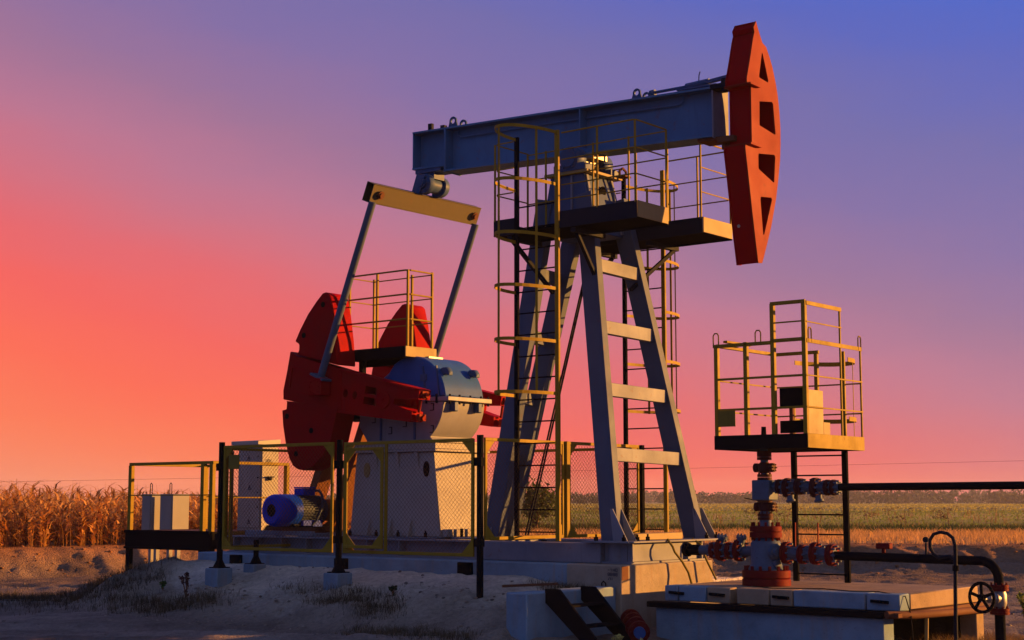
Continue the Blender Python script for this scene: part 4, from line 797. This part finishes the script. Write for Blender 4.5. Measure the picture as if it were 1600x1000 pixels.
# ------------------------------------------------------------------ mesh fences
def wires(m, o, u, v, w, h, cell=.066, r=.0019):
    o, u, v = Vector(o), Vector(u), Vector(v); n_ = u.cross(v)*.002
    k = -h
    while k < w:
        for sgn in (1, -1):
            a0, a1 = max(0, k), min(w, k+h)
            if a1 - a0 > .02:
                y0, y1 = (a0-k, a1-k) if sgn > 0 else (h-(a0-k), h-(a1-k)); p = o + u*a0 + v*y0 + n_*sgn; q = o + u*a1 + v*y1 + n_*sgn
                m.path([p, q], r, 3)
        k += cell
    return m
def frame_panel(t, o, u, v, w, h, mat='yellow', bw=.043, mid=(), gus=True, mesh=True, parent=None, name='panel_frame'):
    o, u, v = Vector(o), Vector(u), Vector(v); m = MB(); n_ = u.cross(v)
    B = lambda a, b_: m.bar(o + u*a[0] + v*a[1], o + u*b_[0] + v*b_[1], bw, bw*.7, n_)
    B((0, bw/2), (w, bw/2)); B((0, h-bw/2), (w, h-bw/2)); B((bw/2, bw), (bw/2, h-bw)); B((w-bw/2, bw), (w-bw/2, h-bw))
    for x in mid: B((x, bw), (x, h-bw))
    if gus:
        for cx_, sx in ((bw, 1), (w-bw, -1)):
            for cy_, sy in ((bw, 1), (h-bw, -1)):
                p = [o+u*cx_+v*cy_, o+u*(cx_+sx*.16)+v*cy_, o+u*cx_+v*(cy_+sy*.16)]; d = n_*.006
                m.add([q-d for q in p] + [q+d for q in p], [(0, 1, 2), (5, 4, 3), (0, 3, 4, 1), (1, 4, 5, 2), (2, 5, 3, 0)])
    f = t.part(name, m, mat, parent, bev=.003)
    if mesh: t.part('wire_mesh', wires(MB(), o + u*.03 + v*.03, u, v, w-.06, h-.06), 'rust', f)
    return f
S1, T1, Z1 = (1, 0, 0), (0, 1, 0), (0, 0, 1)
f = Thing('mesh_fence', 'yellow framed wire mesh fence along the front with black posts and gates', 'fence', (-2.48, -2.4, .6), 'yellow mesh fences')
for s in (-4.97, -2.48, .075):
    p = f.part('post', MB().tube((s, -2.4, .3 if s > 0 else .615), (s, -2.4, 2.475 if s < -4 else 2.45), .045, 12), 'black')
    if s < 0: f.part('base_plate', MB().box((s-.11, -2.51, .617), (s+.11, -2.29, .632)).lathe((s, -2.4, .63), Z1, [(0, .10), (.10, .047)], 10), 'black', p)
    f.each('clamp', MB().box((s-.06, -2.455, 2.05), (s+.06, -2.38, 2.16)).box((s-.06, -2.455, 1.02), (s+.06, -2.38, 1.12)), 'black', p)
frame_panel(f, (-4.89, -2.42, .89), S1, Z1, 2.31, 1.53)
gt = frame_panel(f, (-2.37, -2.42, .89), S1, Z1, 2.36, 1.52, mid=(.80,))
frame_panel(f, (-2.31, -2.46, .96), S1, Z1, .72, 1.37, bw=.042, parent=gt, mesh=False, name='wicket_frame')
f.part('sign_plate', MB().box((-4.76, -2.45, 2.07), (-4.52, -2.442, 2.28)), 'sign', bev=.002)
f = Thing('mesh_fence', 'yellow framed mesh fence running back from the corner post beside the caged ladder', 'fence', (.1, -.5, 1.06), 'yellow mesh fences')
for t0, mt in ((-.58, 'yellow'), (1.26, 'black')): f.part('post', MB().box((.075, t0-.035, .80 if t0 > 0 else 1.10), (.135, t0+.035, 2.42)), mt, bev=.004)
frame_panel(f, (.09, -2.33, 1.10), T1, Z1, 1.70, 1.32); frame_panel(f, (.09, -.53, 1.10), T1, Z1, 1.74, 1.32)
f = Thing('mesh_fence', 'yellow framed mesh fence at the back seen between the legs of the post', 'fence', (-2.5, 1.35, .8), 'yellow mesh fences')
for s in (-4.97, -2.45): f.part('post', MB().box((s-.035, 1.32, .55), (s+.035, 1.38, 2.42)), 'yellow', bev=.004)
frame_panel(f, (-4.92, 1.34, .9), S1, Z1, 2.42, 1.5); frame_panel(f, (-2.40, 1.34, .9), S1, Z1, 2.45, 1.5)
f = Thing('mesh_fence', 'yellow framed mesh fence closing the left side near the electric motor', 'fence', (-4.97, -.5, .6), 'yellow mesh fences')
frame_panel(f, (-4.98, -2.30, .9), T1, Z1, 3.6, 1.5, gus=False, bw=.04)
f = Thing('open_gate', 'rusty yellow mesh gate leaf standing open behind the leftmost fence post', 'gate', (-4.9, -2.3, .8))
gd = (Vector(W(-4.88, -2.31)) - Vector((0, 0, 0))); gd.z = 0; gd.normalize(); gl = Vector((gd.x*CA + gd.y*SA, -gd.x*SA + gd.y*CA, 0)); gl = (gl + Vector((.055, 0, 0))).normalized()
frame_panel(f, (-4.87, -2.31, .93), gl, Z1, .95, 1.44)
t = Thing('short_post', 'short black post on a base plate just behind the leftmost fence post', 'post', (-4.82, -1.82, .66))
t.part('shaft', MB().tube((-4.82, -1.82, .67), (-4.82, -1.82, 1.02), .04, 10), 'black'); t.part('base_plate', MB().box((-4.95, -1.93, .66), (-4.75, -1.71, .672)).lathe((-4.82, -1.82, .672), Z1, [(0, .09), (.1, .042)], 10), 'black')

# ------------------------------------------------------------------ motor, belt guard
MC = Vector((-5.27, 0, 1.455))
t = Thing('electric_motor', 'blue electric motor with a finned grey body and ribbed brown pulley', 'motor', (-5.27, -.6, 1.06))
def ml(m, prof, n=28, c=MC): return m.lathe(c, (0, 1, 0), prof, n)
t.part('fan_cowl', ml(MB(), [(-1.12, .02), (-1.12, .15), (-1.115, .15), (-1.13, .155), (-1.13, .20), (-1.10, .238), (-1.06, .252), (-.66, .252), (-.66, .2)]), 'motor')
t.part('cowl_grille', ml(ml(MB(), [(-1.126, .03), (-1.119, .06)]), [(-1.128, .085), (-1.121, .10)]), 'tar')
bd = t.part('motor_body', ml(MB(), [(-.66, .205), (-.16, .205), (-.155, .235), (-.11, .235), (-.10, .18), (-.04, .08)]), 'dgrey')
m = MB()
for k in range(34):
    a = 2*math.pi*k/34; c_, s_ = math.cos(a), math.sin(a); m.bar(MC + Vector((c_*.215, -.655, s_*.215)), MC + Vector((c_*.215, -.165, s_*.215)), .008, .05, (c_, 0, s_))
t.part('cooling_fins', m, 'dgrey', bd, kind='stuff')
t.part('terminal_box', MB().box((-5.36, -.56, 1.69), (-5.14, -.30, 1.80)).box((-5.37, -.57, 1.803), (-5.13, -.29, 1.825)), 'motor', bev=.008)
t.part('rating_plate', MB().box((-5.33, -.46, 1.66), (-5.21, -.33, 1.685)), 'rust')
t.part('foot', MB().box((-5.47, -.62, 1.195), (-5.41, -.2, 1.30)).box((-5.13, -.62, 1.195), (-5.07, -.2, 1.30)), 'motor', bev=.006)
m = MB(); pf = [(-.02, .07)]
for k in range(6): pf += [(.0 + k*.035, .175), (.012 + k*.035, .15), (.022 + k*.035, .15), (.034 + k*.035, .175)]
t.part('pulley', ml(m, pf + [(.215, .175), (.215, .05)]), 'guard')
t.part('cable_hose', MB().path([(-5.2, -.30, 1.76), (-5.12, -.24, 1.77), (-5.06, -.22, 1.68), (-5.02, -.26, 1.5), (-5.04, -.36, 1.3), (-5.10, -.46, 1.18), (-5.2, -.5, 1.13)], .022, 8), 'wellgrey')
t = Thing('motor_skid', 'steel slide rails carrying the blue motor above the base frame', 'skid', (-5.2, -.5, 1.06))
for t0 in (-.75, -.12): t.part('slide_rail', MB().box((-5.75, t0-.06, 1.135), (-4.7, t0+.06, 1.19)), 'rust', bev=.006)
t.part('skid_beam', MB().box((-6.1, -.92, 1.06), (-4.55, -.86, 1.135)).box((-6.1, .1, 1.06), (-4.55, .16, 1.135)).box((-4.548, -.9, 1.06), (-4.5, .15, 1.11)), 'grey', bev=.006)
t.part('adjusting_screw', MB().tube((-5.75, -.75, 1.205), (-4.72, -.75, 1.205), .016, 6).box((-5.2, -.80, 1.192), (-5.08, -.7, 1.24)).box((-5.62, -.80, 1.192), (-5.5, -.7, 1.24)), 'dark')
t = Thing('belt_guard', 'brown belt guard slanting up from the motor behind the counterweight', 'guard', (-5.0, .1, 1.1))
P1, P2 = Vector((-5.27, 1.46)), Vector((-4.60, 3.05)); dv = (P2-P1).normalized(); nv = Vector((-dv.y, dv.x))
def stad(r, e=0):
    a0 = math.atan2(nv.y, nv.x); pts = [P1 + r*Vector((math.cos(a0 + a), math.sin(a0 + a))) for a in np.linspace(0, math.pi, 14)]
    return [(p.x, p.y) for p in pts] + [(p.x, p.y) for p in [P2 + r*Vector((math.cos(a0 + math.pi + a), math.sin(a0 + math.pi + a))) for a in np.linspace(0, math.pi, 14)]]
t.part('guard_rim', MB().prism(stad(.37), 't', -.03, .30, [stad(.29)]), 'guard', bev=.004)
t.part('guard_flange', MB().prism(stad(.39), 't', -.045, -.032, [stad(.24)]), 'guard')
t.part('guard_post', MB().box((-5.60, -.0, 1.1), (-5.55, .05, 1.75)).box((-4.98, .1, 1.1), (-4.93, .15, 1.9)), 'rust')

# ------------------------------------------------------------------ walkway, cabinet and boxes at the left
t = Thing('walkway_platform', 'raised walkway with black beams and a yellow railing at far left', 'platform', (-8, 0, .3))
za = 1.10
for s, tt in ((-9.09, -.9), (-7.17, -.9), (-6.95, -.9), (-9.09, .75), (-6.95, .75)):
    zg = .25 if s > -9 else .2
    p = t.part('leg', MB().box((s-.055, tt-.04, zg), (s+.055, tt+.04, za)), 'black', bev=.004)
    t.part('rail_post', MB().box((s-.042, tt-.035, za), (s+.042, tt+.035, 2.21)), 'yellow', p, .004)
t.part('deck_beam', MB().box((-9.14, -.96, .80), (-6.90, -.943, 1.10)).box((-9.14, -.99, 1.06), (-6.90, -.962, 1.11)).box((-9.14, -.99, .79), (-6.90, -.962, .83)), 'black', bev=.003)
t.part('deck_beam', MB().box((-9.14, .79, .80), (-6.90, .81, 1.10)), 'black'); t.part('deck_beam', MB().box((-6.90, -.94, .82), (-6.88, .81, 1.10)), 'black'); t.part('deck_beam', MB().box((-9.14, -.94, .82), (-9.12, .78, 1.10)), 'black')
t.part('deck_plate', MB().box((-9.11, -.94, 1.07), (-6.91, .785, 1.095)), 'rust')
t.part('handrail', MB().bar((-9.13, -.9, 2.235), (-6.91, -.9, 2.235), .05, .05), 'yellow', bev=.004); t.part('handrail', MB().bar((-6.95, -.874, 2.235), (-6.95, .79, 2.235), .05, .05), 'yellow', bev=.004)
t.part('handrail', MB().bar((-9.13, .75, 2.235), (-6.98, .75, 2.235), .05, .05), 'yellow', bev=.004); t.part('handrail', MB().bar((-9.09, -.874, 2.235), (-9.09, .724, 2.235), .05, .05), 'yellow', bev=.004)
t.part('mid_rail', MB().tube((-9.09, -.94, 1.70), (-6.95, -.94, 1.70), .011, 6).tube((-6.95, -.9, 1.66), (-6.95, .75, 1.66), .011, 6).tube((-9.09, .75, 1.68), (-6.95, .75, 1.68), .011, 6), 'yellow')
t.each('stair_stringer', MB().bar((-6.86, .2, 1.15), (-6.25, .2, .5), .03, .14).bar((-6.86, .75, 1.15), (-6.25, .75, .5), .03, .14), 'yellow')
t = Thing('control_cabinet', 'tall pale control cabinet with warning triangles and a sloped cap', 'cabinet', (-7.27, .4, 1.1))
t.part('body', MB().box((-7.58, .2, 1.10), (-6.97, .58, 2.52)), 'white', bev=.008)
t.part('door', MB().box((-7.55, .183, 1.15), (-7.0, .198, 2.47)), 'white', bev=.004)
t.part('cap', MB().hexa([(-7.66, .10, 2.56), (-6.97, .10, 2.56), (-6.97, .62, 2.56), (-7.66, .62, 2.56), (-7.66, .10, 2.625), (-6.97, .10, 2.625), (-6.97, .62, 2.66), (-7.66, .62, 2.66)]).box((-7.54, .24, 2.522), (-7.01, .55, 2.558)), 'white', bev=.005)
for s, z in ((-7.29, 2.33), (-7.26, 1.83), (-7.26, 1.25)):
    tr_ = t.part('warning_triangle', MB().prism([(s-.045, z-.035), (s+.045, z-.035), (s, z+.05)], 't', .178, .182, [[(s-.028, z-.026), (s+.028, z-.026), (s, z+.028)]]), 'print')
    t.part('lightning_mark', MB().prism([(s-.012, z-.002), (s+.004, z+.024), (s+.001, z+.004), (s+.012, z+.004), (s-.003, z-.024), (s+.001, z-.004)], 't', .179, .182), 'print', tr_)
m = MB()
for z in (2.36, 2.0, 1.75, 1.5): m.lathe((-7.05, .183, z), (0, -1, 0), [(0, .014), (.012, .012)], 10)
t.part('lock', m, 'dark'); t.part('lamp', MB().lathe((-6.97, .36, 1.98), (1, 0, 0), [(0, .03), (.05, .03), (.06, .02)], 12).box((-6.968, .30, 2.0), (-6.90, .42, 2.02)), 'dark')
m = MB()
for k, ch in enumerate('181'):
    for (a, b_), (c_, d) in {'1': [((.5, 0), (.5, 1))], '8': [((0, 0), (0, 1)), ((1, 0), (1, 1)), ((0, 0), (1, 0)), ((0, 1), (1, 1)), ((0, .5), (1, .5))]}[ch]:
        y = .27 + k*.055; m.bar((-6.968, y+a*.035, 2.26+b_*.05), (-6.968, y+c_*.035, 2.26+d*.05), .008, .004, (1, 0, 0))
t.part('stencil_marks', m, 'print')
for i, (s0, s1, lab) in enumerate(((-11.50, -11.20, 'pale grey equipment box on posts at far left behind the walkway'), (-10.95, -10.57, 'pale grey equipment box on posts right of its twin behind the walkway'))):
    t = Thing('equipment_box', lab, 'box', ((s0+s1)/2, 1.38, .3), 'equipment boxes behind the walkway')
    t.part('body', MB().box((s0, 1.2, .92), (s1, 1.60, 1.735)), 'boxgrey', bev=.008)
    t.part('door', MB().box((s0+.025, 1.186, .96), (s1-.025, 1.198, 1.70)), 'boxgrey', bev=.003)
    for s in (s0+.07, s1-.07): t.part('post', MB().box((s-.04, 1.36, -.05), (s+.04, 1.44, .918)), 'boxgrey')
    sm = (s0+s1)/2; t.part('lifting_loop', MB().path([(sm-.03, 1.3, 1.73), (sm-.03, 1.3, 1.92), (sm, 1.3, 1.95), (sm+.03, 1.3, 1.92), (sm+.03, 1.3, 1.73)], .008, 6), 'dark')

# ------------------------------------------------------------------ well head
WS = 2.87
t = Thing('wellhead', 'red and grey flanged well head standing on the cellar slab', 'well head', (WS, 0, .52))
def vl(m, prof, n=24): return m.lathe((WS, 0, 0), Z1, prof, n)
t.part('base_flange', vl(vl(MB(), [(.525, .31), (.605, .31), (.615, .30)]), [(.62, .30), (.63, .31), (.715, .31), (.72, .3)]).bolts((WS, 0, .72), Z1, .265, 14, .024, .055), 'wellred')
t.part('casing_spool', vl(MB(), [(.722, .24), (.76, .215), (.80, .195), (1.06, .195), (1.10, .17), (1.135, .14)]), 'wellgrey')
t.part('tubing_flange', vl(vl(MB(), [(1.135, .205), (1.20, .205), (1.205, .2)]), [(1.21, .2), (1.215, .205), (1.275, .205), (1.28, .195)]).bolts((WS, 0, 1.28), Z1, .17, 12, .018, .05).bolts((WS, 0, 1.135), (0, 0, -1), .17, 12, .018, .04), 'wellred')
t.part('neck', vl(MB(), [(1.28, .10), (1.36, .075), (1.58, .06)], 16), 'wellgrey')
t.part('flange', vl(vl(MB(), [(1.36, .10), (1.395, .10)], 18), [(1.40, .10), (1.44, .10)], 18).bolts((WS, 0, 1.44), Z1, .08, 8, .011, .025), 'wellrust')
def xvalve(z, mt, lev=0):
    m = vl(MB(), [(z-.07, .055), (z-.04, .085), (z+.04, .085), (z+.07, .055)], 16); m.lathe((WS-.14, 0, z), (1, 0, 0), [(0, .06), (.045, .06), (.046, .045), (.23, .045), (.232, .06), (.28, .06)], 14).bolts((WS+.14, 0, z), (1, 0, 0), .045, 6, .01, .02)
    v_ = t.part('master_valve', m, mt)
    if lev: t.part('lever', MB().bar((WS-.08, -.02, z+.08), (WS-.27, -.06, z+.115), .02, .012), 'black', v_)
xvalve(1.525, 'wellrust', 1); xvalve(2.03, 'wellrust')
t.part('cross_block', MB().box((WS-.125, -.125, 1.61), (WS+.125, .125, 1.87)), 'wellgrey', bev=.012)
t.part('flange', vl(MB(), [(1.58, .095), (1.609, .095)], 18).bolts((WS, 0, 1.58), (0, 0, -1), .075, 8, .011, .025), 'wellrust')
t.part('flange', vl(vl(MB(), [(1.871, .095), (1.905, .095)], 18), [(1.91, .095), (1.945, .095)], 18).bolts((WS, 0, 1.945), Z1, .075, 8, .011, .025), 'wellrust')
t.part('riser', vl(MB(), [(1.945, .05), (2.26, .05), (2.27, .045)], 14), 'wellgrey')
t.part('flange', vl(vl(MB(), [(2.13, .095), (2.165, .095)], 18), [(2.17, .095), (2.245, .095)], 18), 'wellrust')
t.part('stuffing_box', vl(vl(MB(), [(2.27, .10), (2.33, .10), (2.34, .07), (2.44, .065)], 20), [(2.44, .035), (2.56, .03)], 14), 'black')
def run(s_list, z, body_r, s_from, s_to, name, side=1):
    t.part('valve_barrel', MB().tube((s_from, 0, z), (s_to, 0, z), body_r, 14), 'dgrey')
    for s, r, w in s_list:
        q = t.part('flange', MB().lathe((s, 0, z), (1, 0, 0), [(0, r-.008), (.006, r), (w*.45, r), (w*.46, r-.012), (w*.54, r-.012), (w*.55, r), (w-.006, r), (w, r-.008)], 20), 'wellrust' if name == 'upper' else 'wellred')
        t.part('bolts', MB().bolts((s+w, 0, z), (1, 0, 0), r*.8, 8, .014, .045).bolts((s, 0, z), (-1, 0, 0), r*.8, 8, .014, .04), 'wellgrey', q, kind='stuff')
run([(2.30, .11, .07), (2.06, .11, .07)], .955, .065, 1.88, 2.70, 'left'); t.part('blind_cap', MB().lathe((1.62, 0, .955), (1, 0, 0), [(0, .04), (.02, .085), (.09, .09), (.10, .07), (.27, .07)], 16), 'black'); run([(2.44, .145, .075), (2.17, .145, .075)], .965, .08, 2.1, 2.55, 'left')
run([(3.13, .14, .08), (3.54, .14, .08)], .945, .075, 3.02, 3.75, 'right'); run([(3.36, .12, .075), (3.76, .135, .085)], .93, .075, 3.2, 3.85, 'right')
run([(3.06, .095, .06), (3.33, .105, .09)], 1.785, .055, 2.99, 3.6, 'upper'); run([(3.17, .125, .07), (3.56, .125, .075), (3.74, .10, .06), (3.83, .10, .05)], 1.77, .06, 3.1, 3.93, 'upper')
for s in (3.30, 3.62): t.part('valve_lever', MB().bar((s, -.01, 1.02), (s+.01, -.02, 1.33), .022, .012, (1, 0, 0)), 'wellred')
for s in (2.19, 2.48): t.part('bonnet', MB().lathe((s+.03, -.02, 1.06), (.25, -.1, 1), [(0, .05), (.05, .05), (.055, .07), (.09, .07)], 14).bolts((s+.05, -.03, 1.14), (.25, -.1, 1), .05, 6, .012, .03), 'wellgrey')
for s, z in ((3.20, 1.62), (3.60, 1.62)): t.part('bonnet', MB().lathe((s+.04, -.01, z+.05), (.2, -.1, -1), [(0, .045), (.05, .045), (.055, .06), (.08, .06)], 14), 'wellgrey')
t.part('side_port', MB().lathe((3.02, -.10, .95), (1, -.25, 0), [(0, .09), (.05, .09), (.055, .06), (.10, .06)], 16).lathe((3.03, -.06, .80), (1, -.15, 0), [(0, .06), (.05, .065), (.06, .05)], 14), 'wellgrey')
t = Thing('flow_pipe', 'straight dark pipe leaving the upper valves to the right edge', 'pipe', (5, 0, 1.775))
t.part('pipe_run', MB().path([(3.93, 0, 1.775), (9.5, 0, 1.79), (16, 0, 1.8)], .048, 14), 'black')
t.part('pipe_stand', MB().box((9.4, -.05, -.2), (9.5, .05, 1.735)).box((15.2, -.05, -.2), (15.3, .05, 1.745)), 'black')
t = Thing('flow_line', 'dark lower pipe bending down to a flanged valve with a black handwheel', 'pipe', (5, 0, .9))
el = [(5.72 + .21*math.sin(a), 0, .695 + .21*math.cos(a)) for a in np.linspace(0, math.pi/2, 8)]
t.part('pipe_run', MB().path([(3.84, 0, .925), (4.8, 0, .915)] + el + [(5.93, 0, .62)], .055, 14), 'black')
t.part('pipe_run', MB().tube((5.93, 0, .33), (5.93, 0, -.45), .06, 14), 'black')
gv = t.part('gate_valve', MB().lathe((5.93, 0, 0), Z1, [(.36, .06), (.42, .085), (.52, .085), (.60, .06)], 16).lathe((5.93, -.0, .48), (-.25, -1, 0), [(.02, .07), (.10, .07), (.11, .05), (.2, .045), (.22, .02), (.30, .018)], 14), 'steel')
for z in (.60, .33): t.part('flange', MB().lathe((5.93, 0, z), Z1, [(-.035, .11), (-.004, .11), (-.003, .1), (.003, .1), (.004, .11), (.035, .11)], 18).bolts((5.93, 0, z+.035), Z1, .09, 8, .012, .025), 'wellred')
wc = Vector((5.84, -.30, .50)); wd = Vector((-.25, -1, 0)).normalized(); wx = wd.cross(Vector((0, 0, 1))).normalized(); wy = Vector((0, 0, 1))
m = MB().path([wc + wx*.165*math.cos(a) + wy*.165*math.sin(a) for a in np.linspace(0, 2*math.pi, 25)[:-1]], .019, 8, True).lathe(wc - wd*.03, wd, [(0, .04), (.06, .04)], 12)
for k in range(5): a = 2*math.pi*k/5 + .3; m.bar(wc, wc + (wx*math.cos(a) + wy*math.sin(a))*.16, .035, .016, wd)
t.part('handwheel', m, 'black')
t.part('small_valve', MB().tube((4.50, 0, .96), (4.50, 0, 1.02), .025, 8).box((4.42, -.05, 1.02), (4.60, .05, 1.09)), 'wellred', bev=.01)
t.part('gauge_stem', MB().tube((5.05, 0, .95), (5.05, 0, 1.10), .014, 8).lathe((5.05, .015, 1.14), (0, -1, 0), [(0, .035), (.03, .035)], 12), 'dark')
hp = [(5.93, -1.3, -.3), (5.95, -1.3, .6), (5.965, -1.3, 1.0), (5.965, -1.3, 1.12), (5.94, -1.3, 1.20), (5.88, -1.3, 1.245), (5.80, -1.3, 1.26), (5.72, -1.3, 1.235), (5.675, -1.3, 1.17), (5.67, -1.29, 1.09), (5.70, -1.28, 1.02), (5.76, -1.27, .975), (5.82, -1.26, .99), (5.89, -1.27, 1.0), (5.95, -1.28, .96), (5.965, -1.28, .88)]
t = Thing('riser_conduit', 'thin upright conduit with its cable looped over beside the handwheel', 'conduit', (5.95, -1.3, -.1))
t.part('conduit', MB().path(hp[:4], .021, 10), 'dark'); t.part('cable_loop', MB().path(hp[3:], .019, 10), 'dark'); t.part('tape', MB().tube((5.962, -1.3, .84), (5.964, -1.3, .90), .034, 10), 'tar')

# ------------------------------------------------------------------ platform over the well
t = Thing('well_platform', 'yellow railed service platform on a black ladder above the well head', 'platform', (3.0, .5, .53))
a, b_, c_, d = 2.31, 3.66, -.30, 1.27
z0, z1, zr, zh = 2.265, 2.445, 3.62, 4.12
t.part('floor', MB().box((a+.012, c_+.012, z0+.02), (b_-.012, d-.012, z0+.06)), 'black')
t.part('skirt', MB().box((a, c_-.006, z0), (b_-.005, c_+.008, z1)), 'black'); t.part('skirt', MB().box((b_-.004, c_-.004, z0), (b_+.010, d, z1)), 'yellow', bev=.003)  # near skirt black: shade put into its colour; the sunward one stays yellow
t.part('skirt', MB().box((a, d-.014, z0), (b_-.005, d, z1)), 'black'); t.part('skirt', MB().box((a-.008, c_+.01, z0), (a+.006, d-.016, z1)), 'black')
def L_post(s, tt, zt, w=.05): return MB().box((s-w/2, tt-w/2, z0+.03), (s+w/2, tt-w/2+.008, zt)).box((s+w/2-.008, tt-w/2+.009, z0+.03), (s+w/2, tt+w/2, zt))
for s, tt, zt in ((a+.03, c_+.035, zr), (2.78, c_+.035, zr+.03), (3.18, c_+.035, zh), (b_-.03, c_+.035, zh), (a+.03, d-.03, zr), (b_-.015, .68, zh-.0), (b_-.015, d-.015, zr), (3.0, d-.03, zr)):
    t.part('rail_post', L_post(s, tt, zt, .055 if tt < 0 else (.022 if s > 3.6 else .05)), 'yellow')
def rl(p, q, w=.045, h=.045): t.part('rail', MB().bar(p, q, w, h), 'yellow', bev=.003)
rl((a, c_+.03, zr), (3.16, c_+.03, zr)); rl((3.15, c_+.03, zr+.02), (b_-.01, c_+.03, zr+.02)); rl((3.155, c_+.035, zh), (b_-.01, c_+.035, zh)); rl((b_, c_+.04, zr), (b_, d, zr), .012, .055); rl((b_, c_+.04, zh-.02), (b_, .70, zh-.02), .012, .055)
rl((a+.02, c_+.06, zr+.01), (a+.02, d-.04, zr+.01)); rl((a+.04, d-.03, zr), (3.04, d-.03, zr)); rl((2.45, c_+.07, zr+.06), (2.45, .4, zr+.06), .06, .03)
for z in (3.18, 2.78):
    rl((a, c_+.02, z), (b_, c_+.02, z), .012, .03); rl((b_, c_, z), (b_, d, z), .010, .02); rl((a, d-.02, z-.02), (b_-.02, d-.02, z-.02), .010, .02); rl((a+.01, c_+.03, z-.01), (a+.01, d-.03, z-.01), .010, .02)
rl((3.15, c_+.035, 3.87), (b_, c_+.035, 3.87), .01, .02); rl((b_, c_+.03, 3.86), (b_, .70, 3.86), .010, .018)
t.part('sheet_panel', MB().box((b_-.022, c_+.06, z1-.02), (b_-.012, .16, 3.0)).box((b_-.022, .17, z1-.02), (b_-.012, .34, 2.60)), 'cream')
t.part('dark_panel', MB().box((3.10, .02, 2.80), (3.46, .05, 3.05)), 'black', bev=.004); t.part('dark_panel', MB().box((3.10, .02, 2.47), (3.46, .05, 2.63)), 'black', bev=.004); t.part('panel_post', MB().box((3.22, .052, 2.33), (3.27, .09, 3.04)), 'rust')
t.part('notice_plate', MB().box((2.37, c_-.008, 2.56), (2.63, c_-.002, 2.765)), 'sign')
for s, tt in ((a+.03, c_+.02), (2.97, c_+.02), (b_, c_+.12), (b_, d-.06)):
    ax_ = (1, 0) if s < 3.5 else (0, 1)
    t.part('lifting_loop', MB().path([(s-.04*ax_[0], tt-.04*ax_[1], zr-.02), (s-.04*ax_[0], tt-.04*ax_[1], zr+.14), (s-.02*ax_[0], tt-.02*ax_[1], zr+.17), (s+.02*ax_[0], tt+.02*ax_[1], zr+.17), (s+.04*ax_[0], tt+.04*ax_[1], zr+.14), (s+.04*ax_[0], tt+.04*ax_[1], zr-.02)], .010, 6), 'yellow')
for s in (2.66, 3.42): t.part('ladder_rail', MB().box((s-.038, 1.155, .527), (s+.038, 1.205, 2.262)), 'black', bev=.004); t.part('ladder_rail', MB().box((s-.034, 1.16, 2.46), (s+.034, 1.20, 3.12 if s < 3 else 3.6)), 'yellow', bev=.004)
r0 = t.part('rung', MB().tube((2.70, 1.18, .63), (3.38, 1.18, .63), .012, 6), 'black')
for k in (1, 2, 3, 4, 5, 6): 
    if k != 4: t.again('rung', r0.data, (0, 0, .263*k*1.0))
for z in (3.50, 2.70):
    m = MB(); pts = [(3.04 + .40*math.cos(q), 1.30 + .62*math.sin(q)) for q in np.linspace(0, math.pi, 15)]
    for i in range(14): m.bar((*pts[i], z), (*pts[i+1], z), .008, .06)
    t.part('cage_hoop', m, 'yellow')
for q in (.35, 1.6): t.part('cage_strap', MB().bar((3.04 + .39*math.cos(q), 1.30 + .61*math.sin(q), 2.44), (3.04 + .39*math.cos(q), 1.30 + .61*math.sin(q), 3.53), .04, .007, (math.cos(q), math.sin(q), 0)), 'yellow')
# cables hanging over the end of the base frame
for i, (t0, pts, lab) in enumerate(((-.25, [(1.56, -.30, 1.10), (1.64, -.30, 1.0), (1.66, -.28, .93), (1.70, -.16, .80), (1.74, -.08, .66), (1.78, -.06, .5)], 'greenish hose hanging over the sunlit end of the base frame'), (.4, [(1.50, .40, 1.09), (1.62, .42, 1.02), (1.68, .48, .8), (1.74, .62, .54)], 'greenish hose hanging beside the left valves of the well head'))):
    single('hanging_hose', MB().path(pts, .016, 8), 'sign', (1.6, t0, .5), lab, 'hose', 'hoses over the base frame end')

# evening haze over the plain: one closed box of thin even air round the whole scene
hz = MB().box((-2100, -120, -8), (2100, 2000, 26)); hm = bpy.data.materials.new('haze_air'); hm.use_nodes = True; ht = hm.node_tree; ht.nodes.clear()
ho = N(ht, 'ShaderNodeOutputMaterial'); hv = N(ht, 'ShaderNodeVolumePrincipled'); hv.inputs['Color'].default_value = (.86, .84, .86, 1); hv.inputs['Density'].default_value = .00022; hv.inputs['Anisotropy'].default_value = .1
L(ht, hv.outputs[0], ho.inputs['Volume']); me = bpy.data.meshes.new('haze'); me.from_pydata(hz.v, [], hz.f); me.materials.append(hm); ho_ = link_mesh('haze', me); ho_['kind'] = 'stuff'

# the well and its pipework: built to 0.971 of the drafted size and set half a metre nearer the track
WK, WO = .971, Vector((.373, -.511, .0464))
for o in [x for x in COL.objects if x.parent is None and x.name.split('.')[0] in ('well_cellar', 'wellhead', 'flow_pipe', 'flow_line', 'riser_conduit', 'well_platform', 'thin_cable')]:
    d = o.location - W(0, 0); s_, t_ = d.x*CA + d.y*SA, -d.x*SA + d.y*CA
    o.location = W(s_*WK + WO.x, t_*WK + WO.y, o.location.z*WK + WO.z); o.scale = (WK, WK, WK)
